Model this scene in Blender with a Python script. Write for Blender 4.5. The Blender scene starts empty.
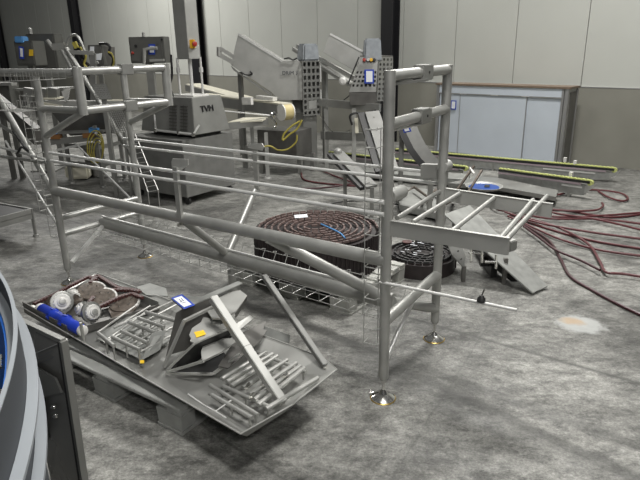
import bpy, bmesh, math, random
from mathutils import Vector as V, Matrix
random.seed(7)
SC = bpy.context.scene
COL = SC.collection
# ------------------------------------------------------------------ camera model (photo is 640x480)
F_, HZ, ROLL, CH = 575.0, 48.0, math.radians(1.0), 1.8
_p = math.atan((240-HZ)/F_)
FW = V((0, math.cos(_p), -math.sin(_p)))
_R0 = V((1, 0, 0)); _U0 = _R0.cross(FW)
RT = _R0*math.cos(ROLL) - _U0*math.sin(ROLL)
UP = _U0*math.cos(ROLL) + _R0*math.sin(ROLL)
CAM = V((0, 0, CH))
def ray(x, y): return FW + RT*((x-320)/F_) - UP*((y-240)/F_)
def G(x, y, z=0.0):                       # photo point -> point on the horizontal plane at height z
    d = ray(x, y); return CAM + d*((z-CH)/d.z)
def A(x, y, Y):                           # photo point -> point at distance Y into the hall
    d = ray(x, y); return CAM + d*(Y/d.y)
def px(p):
    v = V(p)-CAM; k = v.dot(FW); return 320+F_*v.dot(RT)/k, 240-F_*v.dot(UP)/k
def zat(g, y):
    lo, hi = -1.0, 6.0
    for _ in range(40):
        m = (lo+hi)/2
        if px((g[0], g[1], m))[1] > y: lo = m
        else: hi = m
    return lo
def up(g, z): return V((g[0], g[1], z))
def onz(x, y, z0, z): return up(G(x, y, z0), z)
cd = bpy.data.cameras.new('camera'); cam = bpy.data.objects.new('camera', cd); COL.objects.link(cam)
cd.sensor_width = 36; cd.lens = F_/640*36; cd.clip_end = 200; cd.clip_start = .05
M3 = Matrix((RT, UP, -FW)).transposed()
cam.matrix_world = Matrix.Translation(CAM) @ M3.to_4x4()
SC.camera = cam

# ------------------------------------------------------------------ materials
MATS = {}
def mat(name, col, rough=.5, metal=0.0, var=0.0, scale=8.0, bump=0.0, bscale=40.0, spec=.5, stretch=None, emit=None):
    m = bpy.data.materials.new(name); m.use_nodes = True
    nt = m.node_tree; b = nt.nodes['Principled BSDF']
    b.inputs['Roughness'].default_value = rough; b.inputs['Metallic'].default_value = metal
    b.inputs['Specular IOR Level'].default_value = spec
    c = (*col, 1)
    b.inputs['Base Color'].default_value = c
    tc = nt.nodes.new('ShaderNodeTexCoord')
    if var > 0:
        n = nt.nodes.new('ShaderNodeTexNoise'); n.inputs['Scale'].default_value = scale; n.inputs['Detail'].default_value = 5
        if stretch:
            mp = nt.nodes.new('ShaderNodeMapping'); mp.inputs['Scale'].default_value = stretch
            nt.links.new(tc.outputs['Object'], mp.inputs['Vector']); nt.links.new(mp.outputs[0], n.inputs['Vector'])
        else: nt.links.new(tc.outputs['Object'], n.inputs['Vector'])
        r = nt.nodes.new('ShaderNodeValToRGB')
        r.color_ramp.elements[0].position = .3; r.color_ramp.elements[1].position = .7
        r.color_ramp.elements[0].color = (*[max(0, k*(1-var)) for k in col], 1)
        r.color_ramp.elements[1].color = (*[min(1, k*(1+var)) for k in col], 1)
        nt.links.new(n.outputs['Fac'], r.inputs[0]); nt.links.new(r.outputs[0], b.inputs['Base Color'])
        mr = nt.nodes.new('ShaderNodeMapRange'); mr.inputs['To Min'].default_value = max(.05, rough-.1); mr.inputs['To Max'].default_value = min(1, rough+.12)
        nt.links.new(n.outputs['Fac'], mr.inputs['Value']); nt.links.new(mr.outputs[0], b.inputs['Roughness'])
    if bump > 0:
        n2 = nt.nodes.new('ShaderNodeTexNoise'); n2.inputs['Scale'].default_value = bscale; n2.inputs['Detail'].default_value = 4
        nt.links.new(tc.outputs['Object'], n2.inputs['Vector'])
        bp = nt.nodes.new('ShaderNodeBump'); bp.inputs['Strength'].default_value = bump; bp.inputs['Distance'].default_value = .01
        nt.links.new(n2.outputs['Fac'], bp.inputs['Height']); nt.links.new(bp.outputs[0], b.inputs['Normal'])
    MATS[name] = m
    return m
TUBE = mat('satin_tube', (.42, .42, .40), .40, .55, .12, 9, .05, 60)
RAIL = mat('polished_rail', (.72, .72, .70), .34, .4, .1, 12)
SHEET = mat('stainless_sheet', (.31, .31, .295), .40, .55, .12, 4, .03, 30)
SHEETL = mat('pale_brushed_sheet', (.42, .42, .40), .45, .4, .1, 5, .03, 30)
DSHEET = mat('dark_sheet', (.17, .165, .155), .42, .6, .2, 6)
GALV = mat('galvanised_plate', (.31, .315, .30), .5, .35, .14, 14)
WIRE = mat('wire', (.45, .45, .43), .4, .5)
BLACK = mat('black_steel', (.012, .012, .014), .5)
BLACKP = mat('black_plastic', (.02, .02, .02), .45)
PALG = mat('grey_pallet_plastic', (.33, .335, .32), .6, 0, .2, 6, .1, 30)
PALL = mat('light_pallet_plastic', (.42, .42, .39), .6, 0, .2, 6, .1, 30)
BROWN = mat('brown_belt_link', (.17, .12, .11), .42, 0, .3, 20)
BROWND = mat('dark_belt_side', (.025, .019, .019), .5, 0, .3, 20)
MAROON = mat('maroon_chain', (.075, .030, .028), .45, 0, .3, 25)
WHITEP = mat('white_plastic', (.72, .71, .68), .4, 0, .06, 12)
CREAM = mat('cream_belt', (.70, .67, .55), .5, 0, .06, 5)
CREAMY = mat('yellowed_belt', (.62, .52, .26), .5, 0, .12, 9)
BLUE = mat('blue_plastic', (.015, .045, .42), .35, 0, .12, 15)
BLUEL = mat('blue_liner', (.02, .13, .50), .35, 0, .1, 3)
BLUET = mat('blue_tape', (.02, .06, .42), .5)
BLUED = mat('deep_blue_film', (.015, .065, .30), .4)
PROFG = mat('dull_grey_profile', (.20, .20, .19), .55, .3, .15, 8)
BLUES = mat('pale_blue_film', (.10, .30, .62), .45)
PAPER = mat('paper', (.80, .82, .86), .6)
INK = mat('ink', (.06, .07, .12), .6)
YELLOW = mat('yellow_sticker', (.85, .55, .03), .5, 0, .1, 30)
YHOSE = mat('yellow_cable', (.42, .36, .07), .45)
YGREEN = mat('yellow_green_chain', (.52, .56, .20), .5, 0, .2, 60)
PINK = mat('mauve_strip', (.36, .29, .32), .5)
REDH = mat('red_brown_hose', (.105, .026, .030), .4)
DARKH = mat('dark_red_hose', (.05, .014, .018), .4)
RED = mat('red_button', (.35, .03, .02), .4)
YELB = mat('yellow_switch_box', (.75, .42, .02), .4)
CAPG = mat('grey_cover_cloth', (.27, .29, .31), .75, 0, .15, 14, .3, 14)
WALLP = mat('wall_panel_paint', (.535, .545, .505), .55, 0, .03, 1.2)
DADO = mat('wall_concrete', (.255, .25, .215), .8, 0, .1, 1.5, .1, 20)
BOARDF = mat('pale_blue_grey_door', (.56, .61, .67), .45, 0, .03, 3)
ALU = mat('aluminium_profile', (.42, .42, .42), .35, .6)
WOOD = mat('brown_wood_top', (.17, .125, .09), .6, 0, .2, 12, stretch=(2, 14, 2))
GREY = mat('grey_enamel', (.055, .060, .068), .6, 0, .06, 3, spec=.3)
GREYL = mat('light_grey_enamel', (.26, .28, .30), .5, 0, .05, 3)
ORANGE = mat('orange_part', (.26, .12, .04), .6)
BRASS = mat('brass_washer', (.42, .30, .10), .35, .8)
CHROME = mat('chrome', (.75, .74, .71), .16, 1.0)
BOXG = mat('dark_grey_enclosure', (.15, .15, .14), .4, .4, .1, 5)
RUST = mat('grimy_steel', (.15, .125, .105), .5, .4, .35, 30, .2, 60)
# floor: worn trowelled concrete
def floor_mat():
    m = bpy.data.materials.new('worn_concrete'); m.use_nodes = True; nt = m.node_tree; L = nt.links
    b = nt.nodes['Principled BSDF']; N = nt.nodes.new
    tc = N('ShaderNodeTexCoord')
    def noise(scale, det, rough, vec=None, dist=0.0):
        n = N('ShaderNodeTexNoise'); n.inputs['Scale'].default_value = scale; n.inputs['Detail'].default_value = det
        n.inputs['Roughness'].default_value = rough; n.inputs['Distortion'].default_value = dist
        L.new(vec or tc.outputs['Object'], n.inputs['Vector']); return n.outputs['Fac']
    def ramp(f, p0, c0, p1, c1):
        r = N('ShaderNodeValToRGB'); e = r.color_ramp.elements
        e[0].position = p0; e[1].position = p1; e[0].color = (c0, c0, c0, 1); e[1].color = (c1, c1, c1, 1)
        L.new(f, r.inputs[0]); return r.outputs[0]
    def mix(kind, fac, a, c):
        x = N('ShaderNodeMixRGB'); x.blend_type = kind
        if isinstance(fac, float): x.inputs[0].default_value = fac
        else: L.new(fac, x.inputs[0])
        for i, q in ((1, a), (2, c)):
            if isinstance(q, tuple): x.inputs[i].default_value = q
            else: L.new(q, x.inputs[i])
        return x.outputs[0]
    mp = N('ShaderNodeMapping'); mp.inputs['Rotation'].default_value = (0, 0, .62); mp.inputs['Scale'].default_value = (1, 1.7, 1)
    L.new(tc.outputs['Object'], mp.inputs['Vector'])
    big = ramp(noise(1.1, 8, .68, None, .2), .38, .48, .62, 1.24)
    mid = ramp(noise(6.5, 12, .80, mp.outputs[0], .25), .38, .42, .62, 1.5)
    fine = ramp(noise(38, 6, .7), .32, .70, .68, 1.25)
    base = mix('MULTIPLY', 1.0, (.215, .213, .198, 1), big)
    base = mix('MULTIPLY', 1.0, base, mid)
    base = mix('MULTIPLY', 1.0, base, fine)
    # white scuffs
    sc = ramp(noise(10, 12, .85, mp.outputs[0], .3), .52, 0, .66, .62)
    sc2 = ramp(noise(2.2, 6, .6), .40, .25, .62, 1.0); sc = mix('MULTIPLY', 1.0, sc, sc2)
    base = mix('MIX', sc, base, (.40, .40, .38, 1))
    # dark grime patches
    gr = ramp(noise(2.6, 12, .80, mp.outputs[0], .3), .53, 0, .68, .6)
    base = mix('MIX', gr, base, (.075, .073, .068, 1))
    sep = N('ShaderNodeSeparateXYZ'); L.new(tc.outputs['Object'], sep.inputs[0])
    def mth(op, a, c=None):
        x = N('ShaderNodeMath'); x.operation = op
        for i, q in ((0, a), (1, c)):
            if q is None: continue
            if isinstance(q, (int, float)): x.inputs[i].default_value = q
            else: L.new(q, x.inputs[i])
        return x.outputs[0]
    base = mix('MULTIPLY', 1.0, base, ramp(noise(85, 6, .8), .34, .62, .66, 1.34))
    wob = mth('MULTIPLY', mth('SUBTRACT', noise(3, 4, .6), .5), .03)
    def joint_or_shadow(p, q, w, dark):
        d = (q-p); d.z = 0; d.normalize(); n = V((-d.y, d.x, 0)); c = n.dot(p)
        f = mth('ADD', mth('ADD', mth('MULTIPLY', sep.outputs[0], n.x), mth('MULTIPLY', sep.outputs[1], n.y)), wob)
        f = mth('ABSOLUTE', mth('SUBTRACT', f, c))
        return ramp(f, w*.5, dark, w, 0)
    for (a, c2, w, dk) in (((432, 415), (480, 338), .006, .28), ((200, 258), (130, 238), .012, .5), ((60, 330), (0, 290), .01, .5), ((395, 358), (450, 378), .05, .4), ((190, 268), (330, 334), .05, .45), ((150, 262), (200, 285), .12, .3), ((200, 258), (130, 238), .03, .4), ((432, 430), (500, 310), .10, .22)):  # joints, dark streaks, and the near right foot's shadow painted as a line
        base = mix('MIX', joint_or_shadow(G(*a), G(*c2), w, dk), base, (.05, .05, .047, 1))
    # pale dried patch with rust stain
    def blob(c, rx, ry, soft, amt):
        ca, sa = math.cos(-.35), math.sin(-.35)
        dx = mth('SUBTRACT', sep.outputs[0], c.x); dy = mth('SUBTRACT', sep.outputs[1], c.y)
        ux = mth('DIVIDE', mth('ADD', mth('MULTIPLY', dx, ca), mth('MULTIPLY', dy, sa)), rx)
        uy = mth('DIVIDE', mth('SUBTRACT', mth('MULTIPLY', dy, ca), mth('MULTIPLY', dx, sa)), ry)
        r2 = mth('ADD', mth('MULTIPLY', ux, ux), mth('MULTIPLY', uy, uy))
        r2 = mth('ADD', r2, mth('MULTIPLY', mth('SUBTRACT', noise(16, 4, .6), .5), 1.6))
        return ramp(r2, 1-soft, amt, 1+soft*.2, 0)
    base = mix('MIX', blob(G(580, 324), .17, .15, .5, .75), base, (.44, .45, .44, 1))
    base = mix('MIX', blob(G(572, 321), .10, .07, .8, .6), base, (.42, .27, .13, 1))
    L.new(base, b.inputs['Base Color'])
    rr = ramp(noise(4, 6, .65, mp.outputs[0]), .3, .42, .7, .72); L.new(rr, b.inputs['Roughness'])
    bp = N('ShaderNodeBump'); bp.inputs['Strength'].default_value = .22; bp.inputs['Distance'].default_value = .004
    L.new(noise(30, 8, .7), bp.inputs['Height']); L.new(bp.outputs[0], b.inputs['Normal'])
    b.inputs['Specular IOR Level'].default_value = .35
    return m
FLOOR = floor_mat()

# ------------------------------------------------------------------ builders
def link(name, me, m, parent=None, loc=V((0, 0, 0))):
    me.materials.append(m)
    o = bpy.data.objects.new(name, me); COL.objects.link(o)
    if parent is not None: o.parent = parent
    o.location = loc
    return o
def rootof(o):
    while o.parent: o = o.parent
    return o
class S:
    def __init__(s): s.bm = bmesh.new()
    def _basis(s, d, upv=V((0, 0, 1))):
        d = d.normalized()
        if abs(d.dot(upv)) > .98: upv = V((1, 0, 0))
        a = d.cross(upv).normalized(); return a, a.cross(d).normalized()
    def ring(s, c, a, b, r, n): return [s.bm.verts.new(c + a*(r*math.cos(2*math.pi*i/n)) + b*(r*math.sin(2*math.pi*i/n))) for i in range(n)]
    def loft(s, rings, cap=True, close=False):
        n = len(rings[0]); R = list(zip(rings, rings[1:]))
        if close: R.append((rings[-1], rings[0]))
        for A_, B_ in R:
            for i in range(n):
                j = (i+1) % n; s.bm.faces.new((A_[i], A_[j], B_[j], B_[i]))
        if cap and not close:
            s.bm.faces.new(list(reversed(rings[0]))); s.bm.faces.new(rings[-1])
    def tube(s, p, q, r, n=14, r2=None):
        p = V(p); q = V(q); a, b = s._basis(q-p)
        s.loft([s.ring(p, a, b, r, n), s.ring(q, a, b, r if r2 is None else r2, n)]); return s
    def path(s, pts, r, n=8, closed=False, smooth=0):
        pts = [V(p) for p in pts]
        if smooth:
            P = pts; out = []; m = len(P)
            for i in range(m-(0 if closed else 1)):
                p0 = P[(i-1) % m] if (closed or i > 0) else P[0]*2-P[1]
                p1 = P[i]; p2 = P[(i+1) % m]
                p3 = P[(i+2) % m] if (closed or i+2 < m) else P[-1]*2-P[-2]
                for k in range(smooth):
                    t = k/smooth
                    out.append(.5*((2*p1)+(p2-p0)*t+(2*p0-5*p1+4*p2-p3)*t*t+(3*p1-p0-3*p2+p3)*t**3))
            if not closed: out.append(P[-1])
            pts = out
        rings = []; m = len(pts); prev = None
        for i, p in enumerate(pts):
            if closed: d = pts[(i+1) % m]-pts[i-1]
            else: d = pts[min(i+1, m-1)]-pts[max(i-1, 0)]
            d.normalize()
            if prev is None: a, b = s._basis(d)
            else:
                a = (prev - d*prev.dot(d))
                if a.length < 1e-6: a, b = s._basis(d)
                a.normalize(); b = a.cross(d).normalized()
            prev = a
            k = 1.0
            if 0 < i < m-1 or closed:
                e1 = (pts[i]-pts[i-1]).normalized(); e2 = (pts[(i+1) % m]-pts[i]).normalized()
                k = 1/max(.7, math.cos(e1.angle(e2, 0)/2))
            rings.append(s.ring(p, a, b, r*k, n))
        s.loft(rings, close=closed); return s
    def beam(s, p, q, w, h, upv=V((0, 0, 1))):
        p = V(p); q = V(q); a, b = s._basis(q-p, upv); R = []
        for c in (p, q): R.append([s.bm.verts.new(c + a*(x*w/2) + b*(y*h/2)) for x, y in ((-1, -1), (1, -1), (1, 1), (-1, 1))])
        s.loft(R); return s
    def prism(s, pts, vec):
        pts = [V(p) for p in pts]; vec = V(vec)
        s.loft([[s.bm.verts.new(p) for p in pts], [s.bm.verts.new(p+vec) for p in pts]]); return s
    def plate(s, pts, th):
        pts = [V(p) for p in pts]; n = (pts[1]-pts[0]).cross(pts[2]-pts[0]).normalized()
        c = sum(pts, V())/len(pts)
        if n.dot(CAM-c) < 0: n = -n
        return s.prism(pts, -n*th)
    def obox(s, c, ang, x0, x1, y0, y1, z0, z1, tx=0, ty=0):   # tx,ty: how much the bottom is drawn in
        ex = V((math.cos(ang), math.sin(ang), 0)); ey = V((-math.sin(ang), math.cos(ang), 0)); c = V((c[0], c[1], 0))
        def q(x, y, z): return c+ex*x+ey*y+V((0, 0, z))
        s.loft([[s.bm.verts.new(q(*p)) for p in ((x0+tx, y0+ty, z0), (x1-tx, y0+ty, z0), (x1-tx, y1-ty, z0), (x0+tx, y1-ty, z0))],
                [s.bm.verts.new(q(*p)) for p in ((x0, y0, z1), (x1, y0, z1), (x1, y1, z1), (x0, y1, z1))]]); return s
    def lathe(s, c, axis, prof, n=24):
        c = V(c); axis = V(axis).normalized(); a, b = s._basis(axis)
        s.loft([s.ring(c+axis*h, a, b, max(r, 1e-4), n) for r, h in prof]); return s
    def perf(s, o, ux, uy, nx, ny, hole, th):                # sheet with a grid of square holes
        o = V(o); ux = V(ux); uy = V(uy); n = ux.cross(uy).normalized()
        ms = [0.0]
        def cuts(m): 
            L = [0.0]
            for i in range(m): L += [(i+.5-hole/2)/m, (i+.5+hole/2)/m]
            return L+[1.0]
        cx, cy = cuts(nx), cuts(ny)
        for i in range(len(cx)-1):
            s.prism([o+ux*cx[i], o+ux*cx[i+1], o+ux*cx[i+1]+uy, o+ux*cx[i]+uy], n*th) if i % 2 == 0 else [
                s.prism([o+ux*cx[i]+uy*cy[j], o+ux*cx[i+1]+uy*cy[j], o+ux*cx[i+1]+uy*cy[j+1], o+ux*cx[i]+uy*cy[j+1]], n*th) for j in range(0, len(cy)-1, 2)]
        return s
    def done(s, name, m, parent=None, loc=None, bevel=0):
        bm = s.bm
        bmesh.ops.recalc_face_normals(bm, faces=bm.faces[:])
        if bevel:
            es = [e for e in bm.edges if len(e.link_faces) == 2 and e.calc_face_angle(0) > .9]
            bmesh.ops.bevel(bm, geom=es, offset=bevel, segments=2, affect='EDGES', clamp_overlap=True)
        for f in bm.faces: f.smooth = True
        for e in bm.edges:
            if len(e.link_faces) == 2: e.smooth = e.calc_face_angle(0) < .6
        if parent is not None: org = rootof(parent).location.copy(); L = V((0, 0, 0))
        else:
            vs = [v.co for v in bm.verts]
            org = loc or V(((min(v.x for v in vs)+max(v.x for v in vs))/2, (min(v.y for v in vs)+max(v.y for v in vs))/2, min(v.z for v in vs))); L = org
        bmesh.ops.translate(bm, verts=bm.verts[:], vec=-org)
        me = bpy.data.meshes.new(name); bm.to_mesh(me); bm.free()
        return link(name, me, m, parent, L)
def each(b, name, m, parent, loc=None):
    """every separate piece collected in b becomes a part of its own"""
    bm = b.bm; bm.verts.index_update(); seen = set(); out = []
    for v0 in bm.verts:
        if v0 in seen: continue
        st = [v0]; isl = []; seen.add(v0)
        while st:
            v = st.pop(); isl.append(v)
            for e in v.link_edges:
                o = e.other_vert(v)
                if o not in seen: seen.add(o); st.append(o)
        n = S(); mp = {v: n.bm.verts.new(v.co) for v in isl}; fs = set(f for v in isl for f in v.link_faces)
        for f in fs: n.bm.faces.new([mp[v] for v in f.verts])
        out.append(n.done(name, m, parent))
    bm.free(); return out
def tag(o, label, cat, group=None, kind=None):
    o['label'] = label; o['category'] = cat
    if group: o['group'] = group
    if kind: o['kind'] = kind
    return o
def thing(name, label, cat, loc, group=None):
    o = bpy.data.objects.new(name, None); COL.objects.link(o); o.location = V(loc); o.empty_display_size = .1
    return tag(o, label, cat, group)
def struct(o): o['kind'] = 'structure'; return o
def lb(o, label): o['label'] = label; return o
def text(s_, p, right, upv, h, name, m, parent, depth=.002, bold=0.0):
    cu = bpy.data.curves.new(name, 'FONT'); cu.body = s_; cu.size = h; cu.extrude = depth/2; cu.offset = bold
    cu.align_x = 'CENTER'; cu.align_y = 'CENTER'
    t = bpy.data.objects.new(name, cu); COL.objects.link(t)
    me = bpy.data.meshes.new_from_object(t.evaluated_get(bpy.context.evaluated_depsgraph_get()))
    bpy.data.objects.remove(t)
    r = V(right).normalized(); u = V(upv); u = (u-r*u.dot(r)).normalized(); n = r.cross(u)
    org = rootof(parent).location
    Mx = Matrix((r, u, n)).transposed().to_4x4(); Mx.translation = V(p)-org
    me.transform(Mx); me.materials.clear()
    return link(name, me, m, parent)
def dup(o, delta, label, **kw):
    c = o.copy(); COL.objects.link(c); c.location = o.location+V(delta); c['label'] = label
    for ch in o.children:
        d = ch.copy(); COL.objects.link(d); d.parent = c
        for g in ch.children:
            e = g.copy(); COL.objects.link(e); e.parent = d
    return c

# ------------------------------------------------------------------ the hall
W1 = G(330, 134); W2 = G(630, 169); WD = (W2-W1).normalized(); WN = V((WD.y, -WD.x, 0)).normalized()
if WN.dot(V((0, 0, 0))-W1) < 0: WN = -WN
def wallx(x, y=100):      # photo column -> distance along the wall from W1 (at mid height)
    d = ray(x, y); k = (W1-CAM).dot(WN)/d.dot(WN); return (CAM+d*k-W1).dot(WD)
def WP(s_, z, off=0.0): return W1+WD*s_+WN*off+V((0, 0, z))
DZ = 1.16
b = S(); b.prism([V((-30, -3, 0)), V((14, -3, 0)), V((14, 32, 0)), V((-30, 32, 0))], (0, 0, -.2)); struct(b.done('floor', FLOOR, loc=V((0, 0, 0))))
WL, WR = -28.0, 9.0
WANG = math.atan2(WD.y, WD.x)
b = S(); b.obox(W1, WANG, WL, WR, 0.0, .25, 0, DZ) if False else b.prism([WP(WL, 0), WP(WR, 0), WP(WR, 0, -.25), WP(WL, 0, -.25)], (0, 0, DZ)); struct(b.done('wall_back', DADO))
seams = [wallx(x, y) for x, y in ((141, 40), (242, 40), (284, 50), (331, 20), (442, 60), (506, 70), (581, 80))]
seams = sorted(seams); sp = (seams[-1]-seams[2])/4 if False else 1.12
S0 = seams[-1]; xs = [WL]
allx = sorted([S0+k*sp for k in range(-30, 4) if WL < S0+k*sp < WR])
xs = [WL]+allx+[WR]
b = S()
for i in range(len(xs)-1):
    b.prism([WP(xs[i]+.006, DZ+.004, -.02), WP(xs[i+1]-.006, DZ+.004, -.02), WP(xs[i+1]-.006, DZ+.004, -.12), WP(xs[i]+.006, DZ+.004, -.12)], (0, 0, 5))
b.prism([WP(WL, DZ, -.13), WP(WR, DZ, -.13), WP(WR, DZ, -.25), WP(WL, DZ, -.25)], (0, 0, 5))
struct(b.done('wall_back_upper', WALLP))
b = S(); b.prism([WP(WL, DZ, .004), WP(WR, DZ, .004), WP(WR, DZ, -.02), WP(WL, DZ, -.02)], (0, 0, .012)); struct(b.done('trim_1', ALU))
for n, (x, y, wd) in enumerate(((3, 40, .34), (79, 24, .30), (201, 40, .30), (394, 30, .26))):
    c = wallx(x, y)
    b = S(); zt = 5.5
    for (o0, o1, wl, wr) in ((.0, .02, -wd/2, wd/2), (.02, .22, -.012, .012), (.22, .24, -wd/2, wd/2)):
        b.prism([WP(c+wl, 0, o0), WP(c+wr, 0, o0), WP(c+wr, 0, o1), WP(c+wl, 0, o1)], (0, 0, zt))
    struct(b.done('trim_%d' % (n+2), BLACK))

# ------------------------------------------------------------------ main tubular frame
Pa = G(383, 398); Pb = G(431, 342); Pd = G(147, 254); Pe = G(70, 283)
u = (Pa-Pe).normalized(); Lf = (Pa-Pe).length
w = (Pb-Pa)*.5+(Pd-Pe)*.5; w = (w-u*w.dot(u)); Wf = w.length; w.normalize()
O = Pe.copy(); K = V((0, 0, 1))
def FP(s, t, z): return O+u*s+w*t+K*z
R_ = .027
fr = thing('tubular_frame', 'large grey tubular steel frame on levelling feet spanning the middle of the hall', 'frame', O+u*1.5+w*.38)
post = {}
for nm, s, t, top in (('A', 0, 0, 1.66), ('B', 0, Wf, 1.66), ('P1', Lf, 0, 1.70), ('P2', 2.885, Wf, 1.70)):
    b = S()
    b.tube(FP(s, t, .13), FP(s, t, top), R_, 18)
    b.tube(FP(s, t, .115), FP(s, t, .13), .021, 14)
    lg = b.done('leg', TUBE, fr)
    b = S(); b.tube(FP(s, t, .03), FP(s, t, .12), .0085, 10); b.tube(FP(s, t, .10), FP(s, t, .112), .016, 6); b.done('threaded_stem', CHROME, lg)
    b = S(); b.lathe(FP(s, t, 0), K, ((.062, 0), (.066, .004), (.064, .010), (.045, .022), (.024, .030), (.016, .045), (.012, .052)), 28)
    if nm == 'P1': b.prism([FP(s-.055, -.015, .002), FP(s-.055, .015, .002), FP(s-.085, .012, .002), FP(s-.085, -.012, .002)], K*.006)
    b.done('foot_pad', CHROME, lg)
    b = S(); b.lathe(FP(s, t, 0), K, ((.069, .0), (.070, .003), (.066, .006)), 28); b.done('brass_ring', BRASS, lg)
def tube(name, p, q, r, m=TUBE): 
    b = S(); b.tube(p, q, r, 18); return b.done(name, m, fr)
# upper loop on the right: top and second cross bars between the two right legs
s1, s2 = Lf, 2.885
def cross(z, r, name, gap):
    p = FP(s1, 0, z); q = FP(s2, Wf, z); m0 = p.lerp(q, .47); m1 = p.lerp(q, .60)
    b = S(); b.tube(p, m0, r, 18); b.done(name, TUBE, fr)
    b = S(); b.tube(m1, q, r, 18); b.done(name, TUBE, fr)
    cl = S(); cl.beam(p.lerp(q, .44), p.lerp(q, .61), .062, .075); o = cl.done('clamp_block', SHEET, fr, bevel=.004)
    d = (q-p).normalized().cross(K)
    c = p.lerp(q, .53); bb = S(); bb.lathe(c - d*(-.031), d, ((.007, -.001), (.007, .003)), 10); bb.lathe(c-d*.031, -d, ((.007, -.001), (.007, .003)), 10); bb.done('bolt', BLACKP, o)
cross(1.675, R_, 'top_cross_bar', 0); cross(1.46, R_, 'upper_cross_bar', 0)
b = S(); b.tube(FP(s1-.02, .03, 1.425), FP(s2+.01, Wf*.55, 1.415), .008, 8); b.done('thin_rod', RAIL, fr)
b = S(); b.beam(FP(s1, .03, 1.640), FP(s2+.05, Wf*.5, 1.640), .03, .012); b.done('flat_strip', SHEET, fr)
b = S(); b.lathe(FP(Lf, .02, 1.115), w, ((.034, 0), (.034, .13), (.026, .15), (.01, .155)), 18); b.done('stub_tube', SHEETL, fr)
# left loop, cantilevered from the left legs
sl = .535
lz0, lz1 = 1.415, 1.675
for t, zz in ((0, 1), (Wf, 2)):
    b = S(); b.tube(FP(sl, t, lz0-.03), FP(sl, t, lz1+.03), .033, 18); b.done('loop_post', TUBE, fr)
for z in (lz0, lz1):
    p = FP(sl, 0, z); q = FP(sl, Wf, z)
    b = S(); b.tube(p, p.lerp(q, .46), R_, 18); b.done('loop_bar', TUBE, fr)
    b = S(); b.tube(p.lerp(q, .56), q, R_, 18); b.done('loop_bar', TUBE, fr)
    b = S(); b.beam(p.lerp(q, .44), p.lerp(q, .58), .06, .075); b.done('clamp_block', SHEET, fr, bevel=.004)
tube('brace', FP(sl, 0, lz0-.01), FP(0, 0, 1.20), .024)
tube('brace', FP(sl, Wf, lz0-.01), FP(0, Wf, 1.22), .024)
tube('top_rail', FP(-1.5, 0, 1.655), FP(sl-.03, 0, 1.665), .030)
tube('second_rail', FP(0, 0, 1.405), FP(sl-.03, 0, 1.415), .025)
tube('second_rail', FP(0, Wf, 1.405), FP(sl-.03, Wf, lz0), .022)
tube('top_rail', FP(0, Wf, 1.655), FP(sl-.03, Wf, 1.665), .024)
tube('left_brace', FP(-.72, 0, 1.62), FP(0, 0, .74), .022)
# long members
tube('main_rail', FP(0, 0, .78), FP(Lf, 0, .795), .036)
T2a, T2b = FP(.0, Wf/2, .425), FP(2.78, Wf/2, .385)
tube('lower_spine', T2a, T2b, .049)
b = S(); b.beam(FP(.02, Wf/2-.01, .482), FP(2.45, Wf/2-.01, .446), .012, .014); b.done('spine_strip', RAIL, fr)
tube('end_brace', T2b, FP(2.885, Wf, .215), .030)
tube('cross_bar', FP(0, 0, .555), FP(0, Wf, .555), .023)
tube('cross_bar', FP(0, 0, .42), FP(0, Wf, .42), .023)
tube('cross_bar', FP(Lf, 0, .46), FP(2.885, Wf, .45), .030)
tube('polished_brace', FP(Lf, .02, .22), FP(2.91, Wf*.52, .44), .014, RAIL)
b = S(); b.beam(G(72, 262, .20), FP(.05, Wf/2, .44), .035, .018); b.done('polished_brace', RAIL, fr)
tube('diagonal_brace', FP(1.48, 0, .765), FP(1.455, Wf/2, .42), .026)
tube('diagonal_brace', FP(2.17, 0, .78), FP(2.72, Wf/2, .395), .034)
b = S(); b.tube(FP(1.50, Wf/2, .40), FP(1.50, Wf/2, .11), .042, 16); b.done('spine_stub', TUBE, fr)
b = S(); b.tube(FP(1.46, Wf/2, .43), FP(1.40, Wf, .80), .028, 16); b.done('rear_brace', TUBE, fr)
# guide rails, front and rear pairs
for t, zt, zb, sa, sb in ((0, 1.085, 1.025, .07, Lf), (Wf, 1.068, 1.005, -.16, 2.88)):
    for z in (zt, zb): tube('guide_rail', FP(sa, t+(-.03 if t == 0 else .03), z), FP(sb, t+(-.03 if t == 0 else .03), z+.012), .0112, RAIL)
for s, t, z0, z1 in ((1.475, -.03, .79, 1.12), (1.40, Wf+.03, .80, 1.09)):
    b = S(); b.beam(FP(s, t, z0), FP(s, t, z1), .038, .02, w); st = b.done('rail_upright', TUBE, fr)
    if t < 0:
        b = S(); b.plate([FP(s-.035, t, z1-.02), FP(s-.035, t, z1+.03), FP(s-.02, t, z1+.05), FP(s+.10, t+.015, z1+.055), FP(s+.10, t+.015, z1+.02), FP(s+.02, t, z1-.03)], .006); b.done('top_plate', SHEETL, st)
b = S(); b.tube(FP(1.47, -.05, .75), FP(1.47, .0, .75), .012, 10); b.done('bolt', CHROME, fr)
b = S(); b.plate([FP(1.30, Wf+.06, 1.10), FP(1.30, Wf+.06, 1.13), FP(1.44, Wf+.06, 1.145), FP(1.46, Wf+.06, 1.12), FP(1.44, Wf+.06, 1.09)], .006); b.done('rail_tab', SHEETL, fr)
b = S(); b.beam(FP(2.74, Wf+.03, 1.085), FP(2.90, Wf+.03, 1.095), .05, .085); o = b.done('end_block', SHEETL, fr, bevel=.004)
b = S(); b.tube(FP(2.89, Wf-.02, 1.13), FP(2.89, Wf+.06, 1.13), .033, 18); b.done('round_boss', SHEETL, o)
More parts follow.
